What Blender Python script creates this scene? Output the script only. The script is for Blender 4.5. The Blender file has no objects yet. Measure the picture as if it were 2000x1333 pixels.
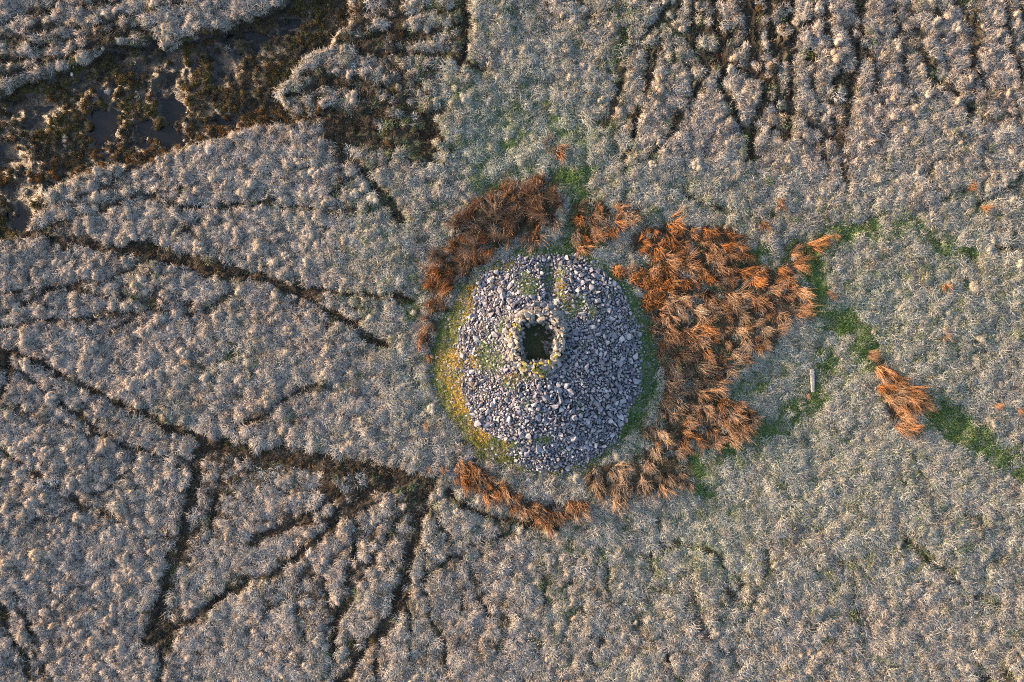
import bpy, bmesh, math, random
import numpy as np

# ------------------------------------------------------------------ camera, sky, sun, exposure
scene = bpy.context.scene
COL = scene.collection
R = math.radians
S = 25.0                       # photograph pixels per metre of ground
CAM_H = 53.4
cam_data = bpy.data.cameras.new("camera")
cam_data.sensor_width = 36.0
cam_data.lens = 36.0 * CAM_H / 80.0
cam_data.clip_end = 2000.0
cam = bpy.data.objects.new("camera", cam_data)
cam.location = (0, 0, CAM_H)
COL.objects.link(cam)
scene.camera = cam

SUN_ELEV, SUN_AZ = 11.0, 166.0     # azimuth measured from +x, anticlockwise (sun low in the west)
world = bpy.data.worlds.new("World")
scene.world = world
world.use_nodes = True
wn = world.node_tree
sky = wn.nodes.new("ShaderNodeTexSky")
sky.sky_type = 'NISHITA'
sky.sun_disc = False
sky.sun_elevation = R(SUN_ELEV)
sky.dust_density = 3.0
sky.ozone_density = 0.6
sky.sun_rotation = R(90.0 - SUN_AZ)
bg = wn.nodes["Background"]
bg.inputs["Strength"].default_value = 0.15
wn.links.new(sky.outputs[0], bg.inputs["Color"])

sun_data = bpy.data.lights.new("sun", 'SUN')
sun_data.energy = 5.0
sun_data.angle = R(0.5)
sun_data.color = (1.0, 0.64, 0.38)
sun = bpy.data.objects.new("sun", sun_data)
COL.objects.link(sun)
from mathutils import Vector
sd = Vector((math.cos(R(SUN_ELEV)) * math.cos(R(SUN_AZ)), math.cos(R(SUN_ELEV)) * math.sin(R(SUN_AZ)), math.sin(R(SUN_ELEV))))
sun.rotation_euler = sd.to_track_quat('Z', 'Y').to_euler()
sun.location = sd * 60

scene.view_settings.view_transform = 'Standard'
scene.view_settings.look = 'None'
scene.view_settings.gamma = 1.0
scene.view_settings.use_curve_mapping = False
scene.view_settings.exposure = 1.85
scene.cycles.max_bounces = 4
scene.cycles.diffuse_bounces = 3
scene.cycles.glossy_bounces = 2
scene.cycles.transmission_bounces = 0
scene.cycles.use_denoising = False
scene.cycles.filter_width = 1.1

rng = np.random.default_rng(7)
random.seed(7)

# ------------------------------------------------------------------ helpers: maps
def W(px, py):
    """photograph pixel on the ground -> metres"""
    return (np.asarray(px, float) - 1000.0) / S, (666.5 - np.asarray(py, float)) / S

def sstep(a, b, x):
    t = np.clip((x - a) / (b - a), 0, 1)
    return t * t * (3 - 2 * t)

def vnoise(x, y, scale, seed):
    x = np.asarray(x, float) / scale + 1000.0
    y = np.asarray(y, float) / scale + 1000.0
    r = np.random.default_rng(seed)
    T = r.random((256, 256))
    xi = np.floor(x).astype(int); yi = np.floor(y).astype(int)
    fx = x - xi; fy = y - yi
    fx = fx * fx * (3 - 2 * fx); fy = fy * fy * (3 - 2 * fy)
    x0, x1, y0, y1 = xi & 255, (xi + 1) & 255, yi & 255, (yi + 1) & 255
    return (T[y0, x0] * (1 - fx) + T[y0, x1] * fx) * (1 - fy) + (T[y1, x0] * (1 - fx) + T[y1, x1] * fx) * fy

def fbm(x, y, scale, seed, octv=3):
    v = 0; a = 1; t = 0
    for k in range(octv):
        v = v + a * vnoise(x, y, scale / 2 ** k, seed + k); t += a; a *= 0.5
    return v / t

def lumps(x, y, cell, seed):
    """rounded hummocks butting against each other: height 0..1, low along the seams"""
    r = np.random.default_rng(seed)
    JX, JY, A = r.random((256, 256)), r.random((256, 256)), r.uniform(.55, 1.0, (256, 256))
    gx_, gy_ = x / cell + 500, y / cell + 500
    ix, iy = np.floor(gx_).astype(int), np.floor(gy_).astype(int)
    best = np.zeros(np.shape(x))
    for i in (-1, 0, 1):
        for j in (-1, 0, 1):
            cx_, cy_ = (ix + i) & 255, (iy + j) & 255
            d2 = ((ix + i + .1 + .8 * JX[cy_, cx_] - gx_) ** 2 + (iy + j + .1 + .8 * JY[cy_, cx_] - gy_) ** 2)
            best = np.maximum(best, A[cy_, cx_] * (1 - d2 / .85))
    return best

def in_poly(x, y, poly):
    inside = np.zeros(np.shape(x), bool)
    n = len(poly)
    for i in range(n):
        x0, y0 = poly[i]; x1, y1 = poly[(i + 1) % n]
        if y0 == y1: continue
        c = ((y0 > y) != (y1 > y)) & (x < (x1 - x0) * (y - y0) / (y1 - y0) + x0)
        inside ^= c
    return inside

def seg_dist(x, y, ax, ay, bx, by):
    dx, dy = bx - ax, by - ay
    t = np.clip(((x - ax) * dx + (y - ay) * dy) / (dx * dx + dy * dy + 1e-9), 0, 1)
    return np.hypot(x - ax - t * dx, y - ay - t * dy)

def poly_signed(x, y, poly):
    d = np.full(np.shape(x), 1e9)
    for i in range(len(poly)):
        a, b = poly[i], poly[(i + 1) % len(poly)]
        d = np.minimum(d, seg_dist(x, y, a[0], a[1], b[0], b[1]))
    return np.where(in_poly(x, y, poly), d, -d)

# ------------------------------------------------------------------ the plan of the moor, read off in ground pixels
TRACKS = [  # width, depth, points
 (13, 1.0, [(-60,462),(90,462),(190,475),(270,492),(340,510),(400,528),(470,545),(540,555),(600,575),(650,610),(700,645),(755,682)]),
 (8, .8, [(250,470),(330,490),(420,517),(560,557),(640,572),(700,577),(790,582)]),
 (5, .7, [(300,390),(420,405),(520,395),(620,405),(700,412),(770,403)]),
 (9, .8, [(-60,650),(0,680),(60,700),(150,745),(220,780),(290,815),(350,840),(390,855),(450,865),(560,880),(680,905),(800,925),(850,935)]),
 (15, 1.0, [(395,868),(480,885),(580,905),(700,922),(780,935)]),
 (17, 1.0, [(395,868),(378,940),(365,1000),(345,1070),(320,1130),(303,1190),(290,1250)]),
 (12, .9, [(330,1210),(320,1290),(300,1360)]),
 (12, .9, [(300,1245),(370,1215),(440,1165),(520,1120),(580,1090),(640,1030),(680,990),(720,965),(800,938)]),
 (12, 1.0, [(843,935),(825,1000),(805,1080),(795,1140),(760,1200),(720,1260),(690,1300),(640,1370)]),
 (7, .8, [(800,1170),(742,1250),(725,1370)]),
 (9, .9, [(700,1010),(690,1080),(685,1120),(665,1180),(655,1240),(650,1290)]),
 (7, .8, [(630,1130),(645,1180),(655,1220)]),
 (6, .6, [(580,1130),(585,1200),(590,1240)]),
 (8, .9, [(868,960),(910,985),(960,1010),(1020,1023),(1095,1029)]),
 (6, .6, [(820,1140),(880,1085),(960,1050),(1005,1030)]),
 (8, .7, [(430,960),(415,1000),(405,1060)]),
 (13, .9, [(20,690),(16,760),(-30,830)]),
 (9, .8, [(-20,1130),(8,1180),(20,1240),(45,1290),(62,1370)]),
 (6, .6, [(30,1150),(62,1240),(88,1370)]),
 (5, .8, [(620,752),(560,785),(510,812),(460,842)]),
 (4, .6, [(470,690),(400,715),(370,722)]),
 (4, .6, [(250,930),(200,955),(180,965)]),
 (5, .6, [(-40,645),(60,632),(150,622),(250,608),(420,612)]),
 (4, .6, [(-40,630),(20,608),(90,572),(200,540),(300,510)]),
 (4, .5, [(60,1020),(120,1005),(200,985)]),
 (12, .9, [(640,245),(680,300),(720,350),(750,390),(790,432)]),
 (11, .9, [(650,268),(740,290),(840,285)]),
 (15, 1.0, [(620,232),(700,250),(770,262),(850,268)]),
 (9, .9, [(560,190),(640,160),(700,180),(760,205),(820,225),(870,213)]),
 (9, .9, [(640,215),(700,235),(760,212)]),
 (10, .9, [(905,-60),(912,60),(906,110),(898,135)]),
 (8, .8, [(700,100),(760,108),(830,103),(900,117),(945,135)]),
 (9, .8, [(620,60),(700,90),(760,60),(830,70),(900,50)]),
 (8, .7, [(690,20),(760,35),(840,25),(905,15)]),
 (13, .6, [(1330,-60),(1308,5),(1270,60),(1230,120),(1205,165)]),
 (10, .8, [(1210,160),(1192,210),(1184,245)]),
 (11, .9, [(1395,-60),(1400,60),(1410,120),(1420,200),(1450,260),(1470,312)]),
 (9, .8, [(1350,-60),(1352,40),(1362,100),(1385,140)]),
 (9, .9, [(1450,-60),(1462,80),(1492,150),(1540,200),(1545,240)]),
 (10, 1.0, [(1540,-60),(1545,80),(1545,150),(1538,270)]),
 (8, .8, [(1500,-60),(1502,40),(1510,110)]),
 (7, .8, [(1600,-60),(1610,60),(1640,130),(1627,220),(1642,300)]),
 (8, .8, [(1580,-60),(1583,40),(1578,120)]),
 (7, .7, [(1668,-60),(1690,90),(1702,140),(1720,210)]),
 (7, .8, [(1500,200),(1560,228),(1630,275),(1660,310)]),
 (8, .8, [(1300,40),(1350,90),(1400,112),(1480,150)]),
 (5, .5, [(1760,-60),(1790,80),(1835,200)]),
 (5, .5, [(1880,-60),(1900,90),(1950,210),(2060,300)]),
 (9, .6, [(1800,335),(1838,390),(1880,375)]),
 (5, .7, [(1330,380),(1400,405),(1470,425),(1510,422)]),
 (6, .6, [(1900,405),(1950,370),(2060,300)]),
 (6, .6, [(1940,478),(1990,486),(2060,480)]),
 (5, .7, [(1290,1070),(1340,1066),(1400,1085),(1450,1140)]),
 (6, .7, [(1285,1245),(1310,1290),(1340,1370)]),
 (7, .7, [(1770,1055),(1800,1085),(1820,1105)]),
 (8, .8, [(-60,132),(80,113),(150,112)]),
 (7, .7, [(-60,70),(60,85),(170,75),(280,55)]),
 (10, .8, [(390,75),(480,45),(560,15),(620,-30)]),
 (7, .7, [(720,955),(640,985),(560,1030),(490,1060)]),
]
def wander(x, y, deg, length, w, dep, rg, bend=9):
    pts = [(x, y)]; a = deg; st = 38.0
    for _ in range(int(length / st)):
        a += rg.normal(0, bend); x += st * math.cos(R(a)); y += st * math.sin(R(a)); pts.append((x, y))
    TRACKS.append((w, dep, pts))
_rg = np.random.default_rng(88)
for x0 in np.linspace(1225, 1990, 20):                 # fine furrows running down from the top right
    wander(x0 + _rg.normal(0, 12), _rg.uniform(-50, 120), 90 + (1560 - x0) * .022 + _rg.normal(0, 8), _rg.uniform(150, 340), _rg.uniform(3, 5.5), _rg.uniform(.5, .85), _rg)
for a0 in np.linspace(68, 165, 11):                     # thin trods fanning down from the left of the cairn
    wander(835 + _rg.normal(0, 10), 945 + _rg.normal(0, 12), a0 + _rg.normal(0, 4), _rg.uniform(260, 460), _rg.uniform(3, 4.5), _rg.uniform(.45, .75), _rg, 6)
for a0 in np.linspace(172, 246, 10):                    # and fanning up left from the thin grass
    wander(865 + _rg.normal(0, 12), 300 + _rg.normal(0, 22), a0 + _rg.normal(0, 5), _rg.uniform(150, 320), _rg.uniform(3.5, 6), _rg.uniform(.5, .85), _rg, 8)
for a0 in (-32, -18, -6, 8, 20, 33, 47):                # from the left edge
    wander(-60, 600 + a0 * 5, a0 * .7 + _rg.normal(0, 4), _rg.uniform(300, 620), _rg.uniform(3, 4.5), _rg.uniform(.4, .65), _rg, 6)
for x0 in (940, 1000, 1060, 1120, 1190, 1270, 1350, 1500, 1640, 1800):   # faint ones in the lower grass
    wander(x0, _rg.uniform(1050, 1120), 90 + (1060 - x0) * .05 + _rg.normal(0, 8), _rg.uniform(140, 280), _rg.uniform(3, 4), _rg.uniform(.3, .6), _rg, 7)
for y0 in (15, 45, 105, 125):
    wander(-40, y0 + 40, -13 + _rg.normal(0, 4), _rg.uniform(260, 480), _rg.uniform(3, 6), .7, _rg, 6)
for _ in range(16):
    wander(_rg.uniform(20, 700), _rg.uniform(420, 1250), _rg.uniform(-50, 50), _rg.uniform(100, 260), _rg.uniform(2.5, 4), _rg.uniform(.35, .6), _rg, 8)
BOG = [[(-260,200),(0,178),(70,150),(140,128),(190,92),(260,85),(300,62),(330,88),(400,68),(480,38),(540,5),(600,-40),(700,-40),(690,50),(640,95),(600,130),
        (545,180),(560,215),(640,228),(600,240),(500,252),(420,274),(350,290),(280,318),(200,332),(130,350),(95,375),(82,410),(45,455),(0,468),(-260,520)]]
POOLS = [(195,215,22,55),(150,160,40,20),(60,205,55,18),(15,310,30,28),(330,175,26,70),(300,120,60,18),(430,115,25,30),(480,62,75,11),(560,60,25,9),(580,38,40,8),
         (40,370,35,22),(300,255,45,20),(30,420,20,30),(100,330,40,10),(440,235,30,12),(285,75,14,24),(490,90,14,22),(70,240,26,16)]
PEAT = [  # dark peat with broken cover: polygon, strength
 ([(600,-60),(930,-60),(925,60),(900,150),(860,240),(860,285),(740,300),(690,370),(640,300),(640,240),(560,215),(560,160),(620,110)], .55),
 ([(1290,-60),(1570,-60),(1560,90),(1500,140),(1440,130),(1410,190),(1360,130),(1320,60)], .5),
 ([(390,870),(560,900),(800,930),(790,960),(720,975),(640,985),(560,935),(480,950),(440,1010),(390,1100),(360,1230),(300,1260),(285,1200),(330,1090),(370,960)], .7),
 ([(620,1240),(720,1230),(730,1400),(600,1400)], .5),
 ([(1880,1300),(2100,1250),(2100,1400),(1880,1400)], .6),
 ([(1400,1120),(1450,1130),(1460,1230),(1420,1240),(1380,1180)], .55),
 ([(950,-40),(1300,-40),(1290,60),(1200,100),(1000,20)], .35),
 ([(640,240),(690,290),(740,350),(800,430),(720,430),(660,350)], .4)]
GREEN = [ # polyline, half width, strength
 ([(1560,480),(1640,455),(1720,445),(1775,440),(1820,478),(1900,500)], 20, .8),
 ([(1570,520),(1580,560),(1608,615),(1680,650),(1690,700)], 26, 1.0),
 ([(1790,790),(1850,815),(1905,850),(1955,890),(2060,930)], 30, 1.0),
 ([(1610,700),(1600,760),(1520,835),(1420,875),(1360,900)], 26, .75),
 ([(1470,500),(1510,500)], 24, .7),
 ([(920,330),(950,290),(1010,240),(1040,200)], 34, .5),
 ([(1060,235),(1110,235),(1130,290)], 24, .5),
 ([(1110,350),(1140,350),(1115,450),(1108,480)], 26, .95),
 ([(940,372),(1010,345)], 12, .7),
 ([(900,170),(980,200)], 22, .35),
 ([(1260,10),(1230,90),(1205,150)], 12, .5),
 ([(1300,430),(1260,410)], 16, .5),
 ([(1440,775),(1480,740)], 20, .6),
 ([(1350,880),(1380,960)], 20, .6),
 ([(330,1120),(310,1160)], 12, .5),
 ([(790,510),(820,560),(800,610)], 20, .5),
]
CTRL = np.array([(100,50,.9,.0),(400,30,.9,0),(60,250,.7,.1),(750,60,.7,.1),(750,200,.8,.1),(1000,80,.5,.2),(1000,200,.3,.4),(900,250,.4,.45),(960,310,.15,.7),(1150,100,.5,.2),
 (1100,250,.25,.6),(1250,200,.7,.1),(1350,250,.75,.05),(1500,150,.9,0),(1700,150,.95,0),(1900,150,.95,0),(1950,300,.9,.05),(1700,350,.6,.1),(1500,400,.4,.3),(1700,400,.35,.3),
 (1200,350,.35,.35),(1350,400,.35,.35),(850,350,.6,.2),(850,450,.3,.35),(780,550,.35,.35),(600,330,.85,0),(300,400,1,0),(500,480,.8,.05),(100,600,1,0),(300,650,.9,0),(600,680,.7,.05),
 (750,620,.5,.2),(700,800,.65,.05),(800,760,.4,.3),(200,900,1,0),(100,1100,1,0),(150,1250,.9,0),(450,1050,.35,0),(600,1150,.45,0),(600,850,.55,0),(850,1100,.45,.05),(950,1250,.4,.05),
 (1100,1150,.4,.15),(1200,1050,.3,.3),(1400,1000,.2,.4),(1400,1250,.4,.15),(1600,1100,.3,.25),(1700,950,.25,.3),(1600,1250,.45,.15),(1850,1200,.5,.15),(1850,1000,.35,.3),(1950,1100,.45,.25),
 (1700,750,.15,.45),(1700,600,.15,.55),(1850,600,.3,.4),(1950,700,.35,.35),(1950,500,.35,.3),(1900,430,.4,.25),(1550,850,.2,.45),(1450,950,.2,.4),(1520,740,.15,.45)], float)

RUSH_PATCHES = {  # outline, lean direction (deg, screen sense: 0 right, 90 up), spread, colour lean 0 tan .. 1 orange
 'arc': ([(1085,328),(1100,370),(1098,430),(1080,440),(1050,462),(1005,488),(985,485),(950,495),(938,520),(915,545),(880,565),(872,600),(852,635),(850,665),(846,705),(830,708),(822,660),(836,630),(840,580),(830,530),(840,500),(870,480),(885,450),(895,415),(920,390),(960,375),(1000,360),(1030,342)], 190, 70, .55),
 'north': ([(1112,398),(1150,390),(1200,400),(1240,402),(1262,415),(1250,435),(1225,455),(1200,462),(1180,490),(1140,494),(1110,478),(1120,450),(1110,430)], -70, 60, .45),
 'east': ([(1250,440),(1300,430),(1370,445),(1440,445),(1475,465),(1465,490),(1480,520),(1520,520),(1555,470),(1595,470),(1590,500),(1560,530),(1560,560),(1590,600),(1575,630),(1530,640),(1535,670),(1480,690),(1440,715),(1420,740),(1430,770),(1450,800),(1490,815),(1480,850),(1430,860),(1380,880),(1340,862),(1290,868),(1242,862),(1255,820),(1284,790),(1290,740),(1278,690),(1272,640),(1270,610),(1262,590),(1280,570),(1300,520),(1235,500),(1228,470)], -55, 45, .45),
 'pale': ([(1215,905),(1250,870),(1300,860),(1350,862),(1358,920),(1332,965),(1290,960),(1240,972),(1200,985),(1160,975),(1140,940),(1150,915),(1210,890)], -68, 35, -.10),
 'south': ([(880,888),(905,895),(930,905),(960,930),(1000,945),(1020,960),(1060,985),(1100,978),(1150,970),(1155,1008),(1100,1022),(1040,1024),(1000,1000),(960,975),(920,965),(890,940)], -66, 28, .6),
 'far': ([(1692,682),(1715,697),(1742,702),(1770,740),(1795,760),(1812,788),(1795,800),(1775,802),(1793,843),(1750,845),(1725,830),(1715,770),(1705,725)], -38, 35, .55),
 'bracken': ([(1190,528),(1235,518),(1300,508),(1312,560),(1285,605),(1248,598),(1240,560),(1205,556)], 200, 180, 1.0),
}
CX, CY = 1065.0, 705.0          # centre of the cairn
SX, SY = 1053.0, 671.0          # centre of the stone shelter on it
STONES = [(1000,510),(1045,514),(1120,506),(1175,535),(1200,570),(1225,620),(1240,690),(1238,745),(1215,815),(1200,850),(1160,880),
          (1130,900),(1095,915),(1050,905),(1010,885),(985,850),(935,825),(920,780),(905,740),(905,660),(920,600),(945,555)]
HOLLOWS = [(1071,535,9,36),(1094,560,9,44),(912,600,11,36),(975,524,34,9),(902,720,12,40),(955,695,38,32),(985,640,14,14),(1030,562,18,24),(1112,600,26,22),(1150,612,12,10),(1000,735,22,12),(985,860,30,12),(1060,850,18,8),(1045,728,38,7)]

def rad_profile(ang, table):
    """closed radial outline given as (degrees, radius)"""
    t = np.array(table, float)
    a = np.concatenate([t[:, 0] - 360, t[:, 0], t[:, 0] + 360]); r = np.tile(t[:, 1], 3)
    return np.interp(np.degrees(ang) % 360, a, r)
def outline(poly):
    """(degrees, radius) table of a corner outline seen from the middle of the shelter, anticlockwise from +x"""
    out = []
    for deg in range(0, 360, 4):
        c, n_ = math.cos(R(deg)), -math.sin(R(deg)); best = 1.0
        for i in range(len(poly)):
            ax, ay = poly[i][0] - SX, poly[i][1] - SY; bx, by = poly[(i + 1) % len(poly)][0] - SX, poly[(i + 1) % len(poly)][1] - SY
            den = c * (by - ay) - n_ * (bx - ax)
            if abs(den) < 1e-9: continue
            t = (ax * (by - ay) - ay * (bx - ax)) / den; u = (ax * n_ - ay * c) / den
            if t > 0 and -1e-6 <= u <= 1 + 1e-6: best = max(best, t)
        out.append((deg, best))
    return out
OUT_T = outline([(1012,612),(1045,608),(1078,610),(1099,648),(1094,685),(1077,713),(1050,723),(1013,718),(996,698),(992,665),(1002,638)])
RIM_T = outline([(1018,634),(1036,627),(1066,629),(1082,645),(1083,668),(1075,704),(1046,708),(1017,704),(1014,680),(1014,650)])
PIT_T = outline([(1034,640),(1054,635),(1079,643),(1081,668),(1074,703),(1052,703),(1024,701),(1029,675)])

def evaluate(px, py, full=True):
    """all the ground fields at ground pixels px, py"""
    wx = px + (fbm(px, py, 40, 11) - .5) * 22 + (vnoise(px, py, 9, 31) - .5) * 7
    wy = py + (fbm(px, py, 40, 21) - .5) * 22 + (vnoise(px, py, 9, 41) - .5) * 7
    f = {}
    T = np.zeros(px.shape); TW = np.zeros(px.shape)
    for w, dep, pts in TRACKS:
        for a, b in zip(pts[:-1], pts[1:]):
            m = w * 1.5 + 16
            sel = (wx > min(a[0], b[0]) - m) & (wx < max(a[0], b[0]) + m) & (wy > min(a[1], b[1]) - m) & (wy < max(a[1], b[1]) + m)
            if not sel.any(): continue
            d = seg_dist(wx[sel], wy[sel], a[0], a[1], b[0], b[1])
            T[sel] = np.maximum(T[sel], dep * sstep(w * .9 + 1.5, w * .4, d))
            TW[sel] = np.maximum(TW[sel], min(1.0, dep * 1.3) * sstep(w * .5 + 7.8, w * .42 + 3.0, d))
    brk = .6 + .4 * sstep(.25, .5, vnoise(px, py, 26, 61))
    f['track'] = T * brk
    f['clear'] = TW * (.35 + .65 * brk)
    wx2 = px + (fbm(px, py, 60, 111) - .5) * 55; wy2 = py + (fbm(px, py, 60, 121) - .5) * 40
    B = np.zeros(px.shape)
    for p in BOG:
        sel = (px < 760) & (py < 560)
        if sel.any():
            # the lower edge is a crisp bank, the upper edge ragged
            rag = sstep(330, 150, py[sel] + .35 * (px[sel] - 300))
            sdv = poly_signed(px[sel] + rag * (wx2[sel] - px[sel]) + (1 - rag) * (wx[sel] - px[sel]) * .6,
                              py[sel] + rag * (wy2[sel] - py[sel]) + (1 - rag) * (wy[sel] - py[sel]) * .6, p)
            B[sel] = np.maximum(B[sel], sstep(-5, 6, sdv))
    f['bog'] = B
    P = np.zeros(px.shape)
    for p in POOLS:
        d = np.hypot((wx - p[0]) / (p[2] * 1.25), (wy - p[1]) / (p[3] * 1.25))
        P = np.maximum(P, sstep(1.25, .4, d + (fbm(px, py, 20, 71) - .5) * 1.9))
    f['pool'] = P * B
    Q = np.zeros(px.shape)
    for p, s in PEAT:
        xs = [q[0] for q in p]; ys = [q[1] for q in p]
        sel = (wx2 > min(xs)) & (wx2 < max(xs)) & (wy2 > min(ys)) & (wy2 < max(ys))
        if sel.any():
            Q[sel] = np.maximum(Q[sel], s * sstep(0, 22, poly_signed(wx2[sel], wy2[sel], p)))
    f['peat'] = Q * (.45 + .9 * sstep(.35, .65, fbm(px, py, 34, 81)))
    G = np.zeros(px.shape)
    for pts, w, s in GREEN:
        for a, b in zip(pts[:-1], pts[1:]):
            d = seg_dist(wx2, wy2, a[0], a[1], b[0], b[1])
            G = np.maximum(G, s * .88 * sstep(w * 1.6, w * .5, d))
    rc = np.hypot(px - CX, (py - CY) * 1.0)
    ang = np.arctan2(CY - py, px - CX)
    rcw = rc + (fbm(px, py, 30, 91) - .5) * 22
    ring = sstep(232, 206, rcw + (fbm(px, py, 55, 191) - .5) * 26)
    f['ring'] = ring
    f['green'] = np.maximum(G * (.75 + .6 * fbm(px, py, 24, 101)), ring)
    # smooth fields from the control points
    wsum = 0; L = 0; Gr = 0
    for cx, cy, l, g in CTRL:
        w = 1.0 / ((px - cx) ** 2 + (py - cy) ** 2 + 2500.0) ** 1.6
        wsum = wsum + w; L = L + w * l; Gr = Gr + w * g
    f['lump'] = L / wsum
    f['gtint'] = np.clip(Gr / wsum + (fbm(px, py, 90, 131) - .5) * .35, 0, 1)
    ru = np.zeros(px.shape)
    for k, (p, a, sp, c) in RUSH_PATCHES.items():
        xs = [q[0] for q in p]; ys = [q[1] for q in p]
        sel = (wx > min(xs) - 12) & (wx < max(xs) + 12) & (wy > min(ys) - 12) & (wy < max(ys) + 12)
        if sel.any():
            ru[sel] = np.maximum(ru[sel], sstep(-3, 8, poly_signed(wx[sel], wy[sel], p)))
    f['rush'] = ru
    st = poly_signed(wx, wy, STONES) + 7
    hol = np.zeros(px.shape)
    for hx, hy, a, b in HOLLOWS:
        hol = np.maximum(hol, sstep(1.15, .6, np.hypot((wx - hx) / a, (wy - hy) / b)))
    f['hollow'] = hol
    f['stone_sd'] = st
    f['stone'] = sstep(-6, 8, st) * (1 - hol)
    # heights
    h = (fbm(px, py, 260, 141) - .5) * .7 * (1 - ring)
    micro = (fbm(px, py, 24, 151, 2) - .5)
    f['micro'] = micro
    lx = px + (fbm(px, py, 26, 155, 2) - .5) * 20; ly = py + (fbm(px, py, 26, 157, 2) - .5) * 20
    hum = .72 * lumps(lx * .92 + ly * .25, ly - lx * .2, 17.0, 5) + .42 * lumps(lx, ly, 9.5, 6)
    f['hum'] = hum
    h = h + (hum - .55) * (.14 + .54 * f['lump']) * (1 - ring * .9) * (1 - B) * (1 - .5 * np.clip(f['peat'], 0, 1))
    h = h + micro * (.16 + .12 * f['lump']) * (1 - ring * .8) * (1 - B)
    h = h + (fbm(px, py, 60, 171, 2) - .5) * .18 * (1 - ring)
    h = h - .24 * f['track'] * (1 - B) - .10 * np.clip(f['peat'], 0, 1) - .10 * f['green'] * (1 - ring)
    h = h - B * .55 + B * (fbm(px, py, 30, 161) - .5) * .25 - f['pool'] * .26
    rr = np.clip(rc / 222.0, 0, 1)
    mound = 2.15 * (.8 * (1 - sstep(.30, 1.03, rr)) + .2 * np.clip(1 - rr * rr, 0, 1))
    mound = mound * (1 + .05 * np.sin(3 * ang + .6))
    gul = np.hypot((px - 1073) / 15.0, np.clip(np.abs(py - 545) - 35, 0, None) / 18.0)
    mound = mound - .50 * np.exp(-gul ** 2) * sstep(.98, .8, rr) - .42 * np.exp(-(((px - 955) / 42) ** 2 + ((py - 690) / 36) ** 2))
    mound = mound - .22 * np.exp(-(((px - 1116) / 26) ** 2 + ((py - 602) / 22) ** 2)) * 1
    f['mound'] = mound
    h = h + mound
    h = h + f['stone'] * (fbm(px, py, 14, 181, 2) - .5) * .25
    # hollow of the shelter
    sa = np.arctan2(SY - py, px - SX); sr = np.hypot(px - SX, py - SY)
    pit = rad_profile(sa, PIT_T); outr = rad_profile(sa, OUT_T)
    f['pit'] = sstep(6, -6, sr - pit - 6)
    f['shelter_r'] = sr / outr
    h = h - f['pit'] * .45
    f['h'] = h
    return f

# ------------------------------------------------------------------ materials
def mat_new(name):
    m = bpy.data.materials.new(name); m.use_nodes = True
    nt = m.node_tree; b = nt.nodes["Principled BSDF"]
    b.inputs["Roughness"].default_value = .9
    b.inputs["Specular IOR Level"].default_value = .15
    return m, nt, b

def mixrgb(nt, mode, fac, a, b):
    n = nt.nodes.new("ShaderNodeMix"); n.data_type = 'RGBA'; n.blend_type = mode
    for sock, v in ((n.inputs[0], fac), (n.inputs[6], a), (n.inputs[7], b)):
        if hasattr(v, 'links'): nt.links.new(v, sock)
        elif isinstance(v, (int, float)): sock.default_value = v
        else: sock.default_value = (*v, 1) if len(v) == 3 else v
    return n.outputs[2]

def noise(nt, scale, detail=3, vec=None):
    n = nt.nodes.new("ShaderNodeTexNoise"); n.inputs["Scale"].default_value = scale; n.inputs["Detail"].default_value = detail
    if vec is None:
        tc = nt.nodes.new("ShaderNodeTexCoord"); vec = tc.outputs["Object"]
    nt.links.new(vec, n.inputs["Vector"])
    return n.outputs["Fac"]

def ramp(nt, src, stops):
    n = nt.nodes.new("ShaderNodeValToRGB"); e = n.color_ramp.elements
    while len(e) < len(stops): e.new(.5)
    for el, (p, c) in zip(e, stops):
        el.position = p; el.color = (*c, 1)
    nt.links.new(src, n.inputs[0]); return n.outputs[0]

def attr(nt, name, kind='GEOMETRY'):
    n = nt.nodes.new("ShaderNodeAttribute"); n.attribute_name = name; n.attribute_type = kind
    return n

def ground_material(name, rough=.95, bump=.5):
    m, nt, b = mat_new(name)
    a = attr(nt, "soil")
    n1 = noise(nt, 9, 6); n2 = noise(nt, 35, 3)
    c = mixrgb(nt, 'MULTIPLY', 1.0, a.outputs["Color"], ramp(nt, n1, [(.25, (.55, .52, .5)), (.5, (1, 1, 1)), (.75, (1.5, 1.5, 1.4))]))
    c = mixrgb(nt, 'MULTIPLY', 1.0, c, ramp(nt, n2, [(.3, (.6, .6, .6)), (.7, (1.4, 1.4, 1.4))]))
    nt.links.new(c, b.inputs["Base Color"]); b.inputs["Roughness"].default_value = rough
    bp = nt.nodes.new("ShaderNodeBump"); bp.inputs["Strength"].default_value = bump; bp.inputs["Distance"].default_value = .08
    nt.links.new(n2, bp.inputs["Height"]); nt.links.new(bp.outputs[0], b.inputs["Normal"])
    return m
M_ground = ground_material("moor_soil"); M_path = ground_material("peat_soil", .8); M_turf = ground_material("turf_soil"); M_bog = ground_material("bog_mud", .36)
M_bog.node_tree.nodes["Principled BSDF"].inputs["Specular IOR Level"].default_value = .45

M_water, nt, b = mat_new("peat_water")
b.inputs["Base Color"].default_value = (.006, .007, .010, 1); b.inputs["Roughness"].default_value = .12; b.inputs["Specular IOR Level"].default_value = .25

def grass_material(name):
    """tint comes from each tuft, shade varies from blade to blade"""
    m, nt, b = mat_new(name)
    t = attr(nt, "tint", 'INSTANCER'); s = attr(nt, "shade")
    c = mixrgb(nt, 'MULTIPLY', 1.0, t.outputs["Color"], s.outputs["Color"])
    nt.links.new(c, b.inputs["Base Color"])
    b.inputs["Specular IOR Level"].default_value = .1
    return m
M_grass = grass_material("dry_grass_blades")

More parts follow.
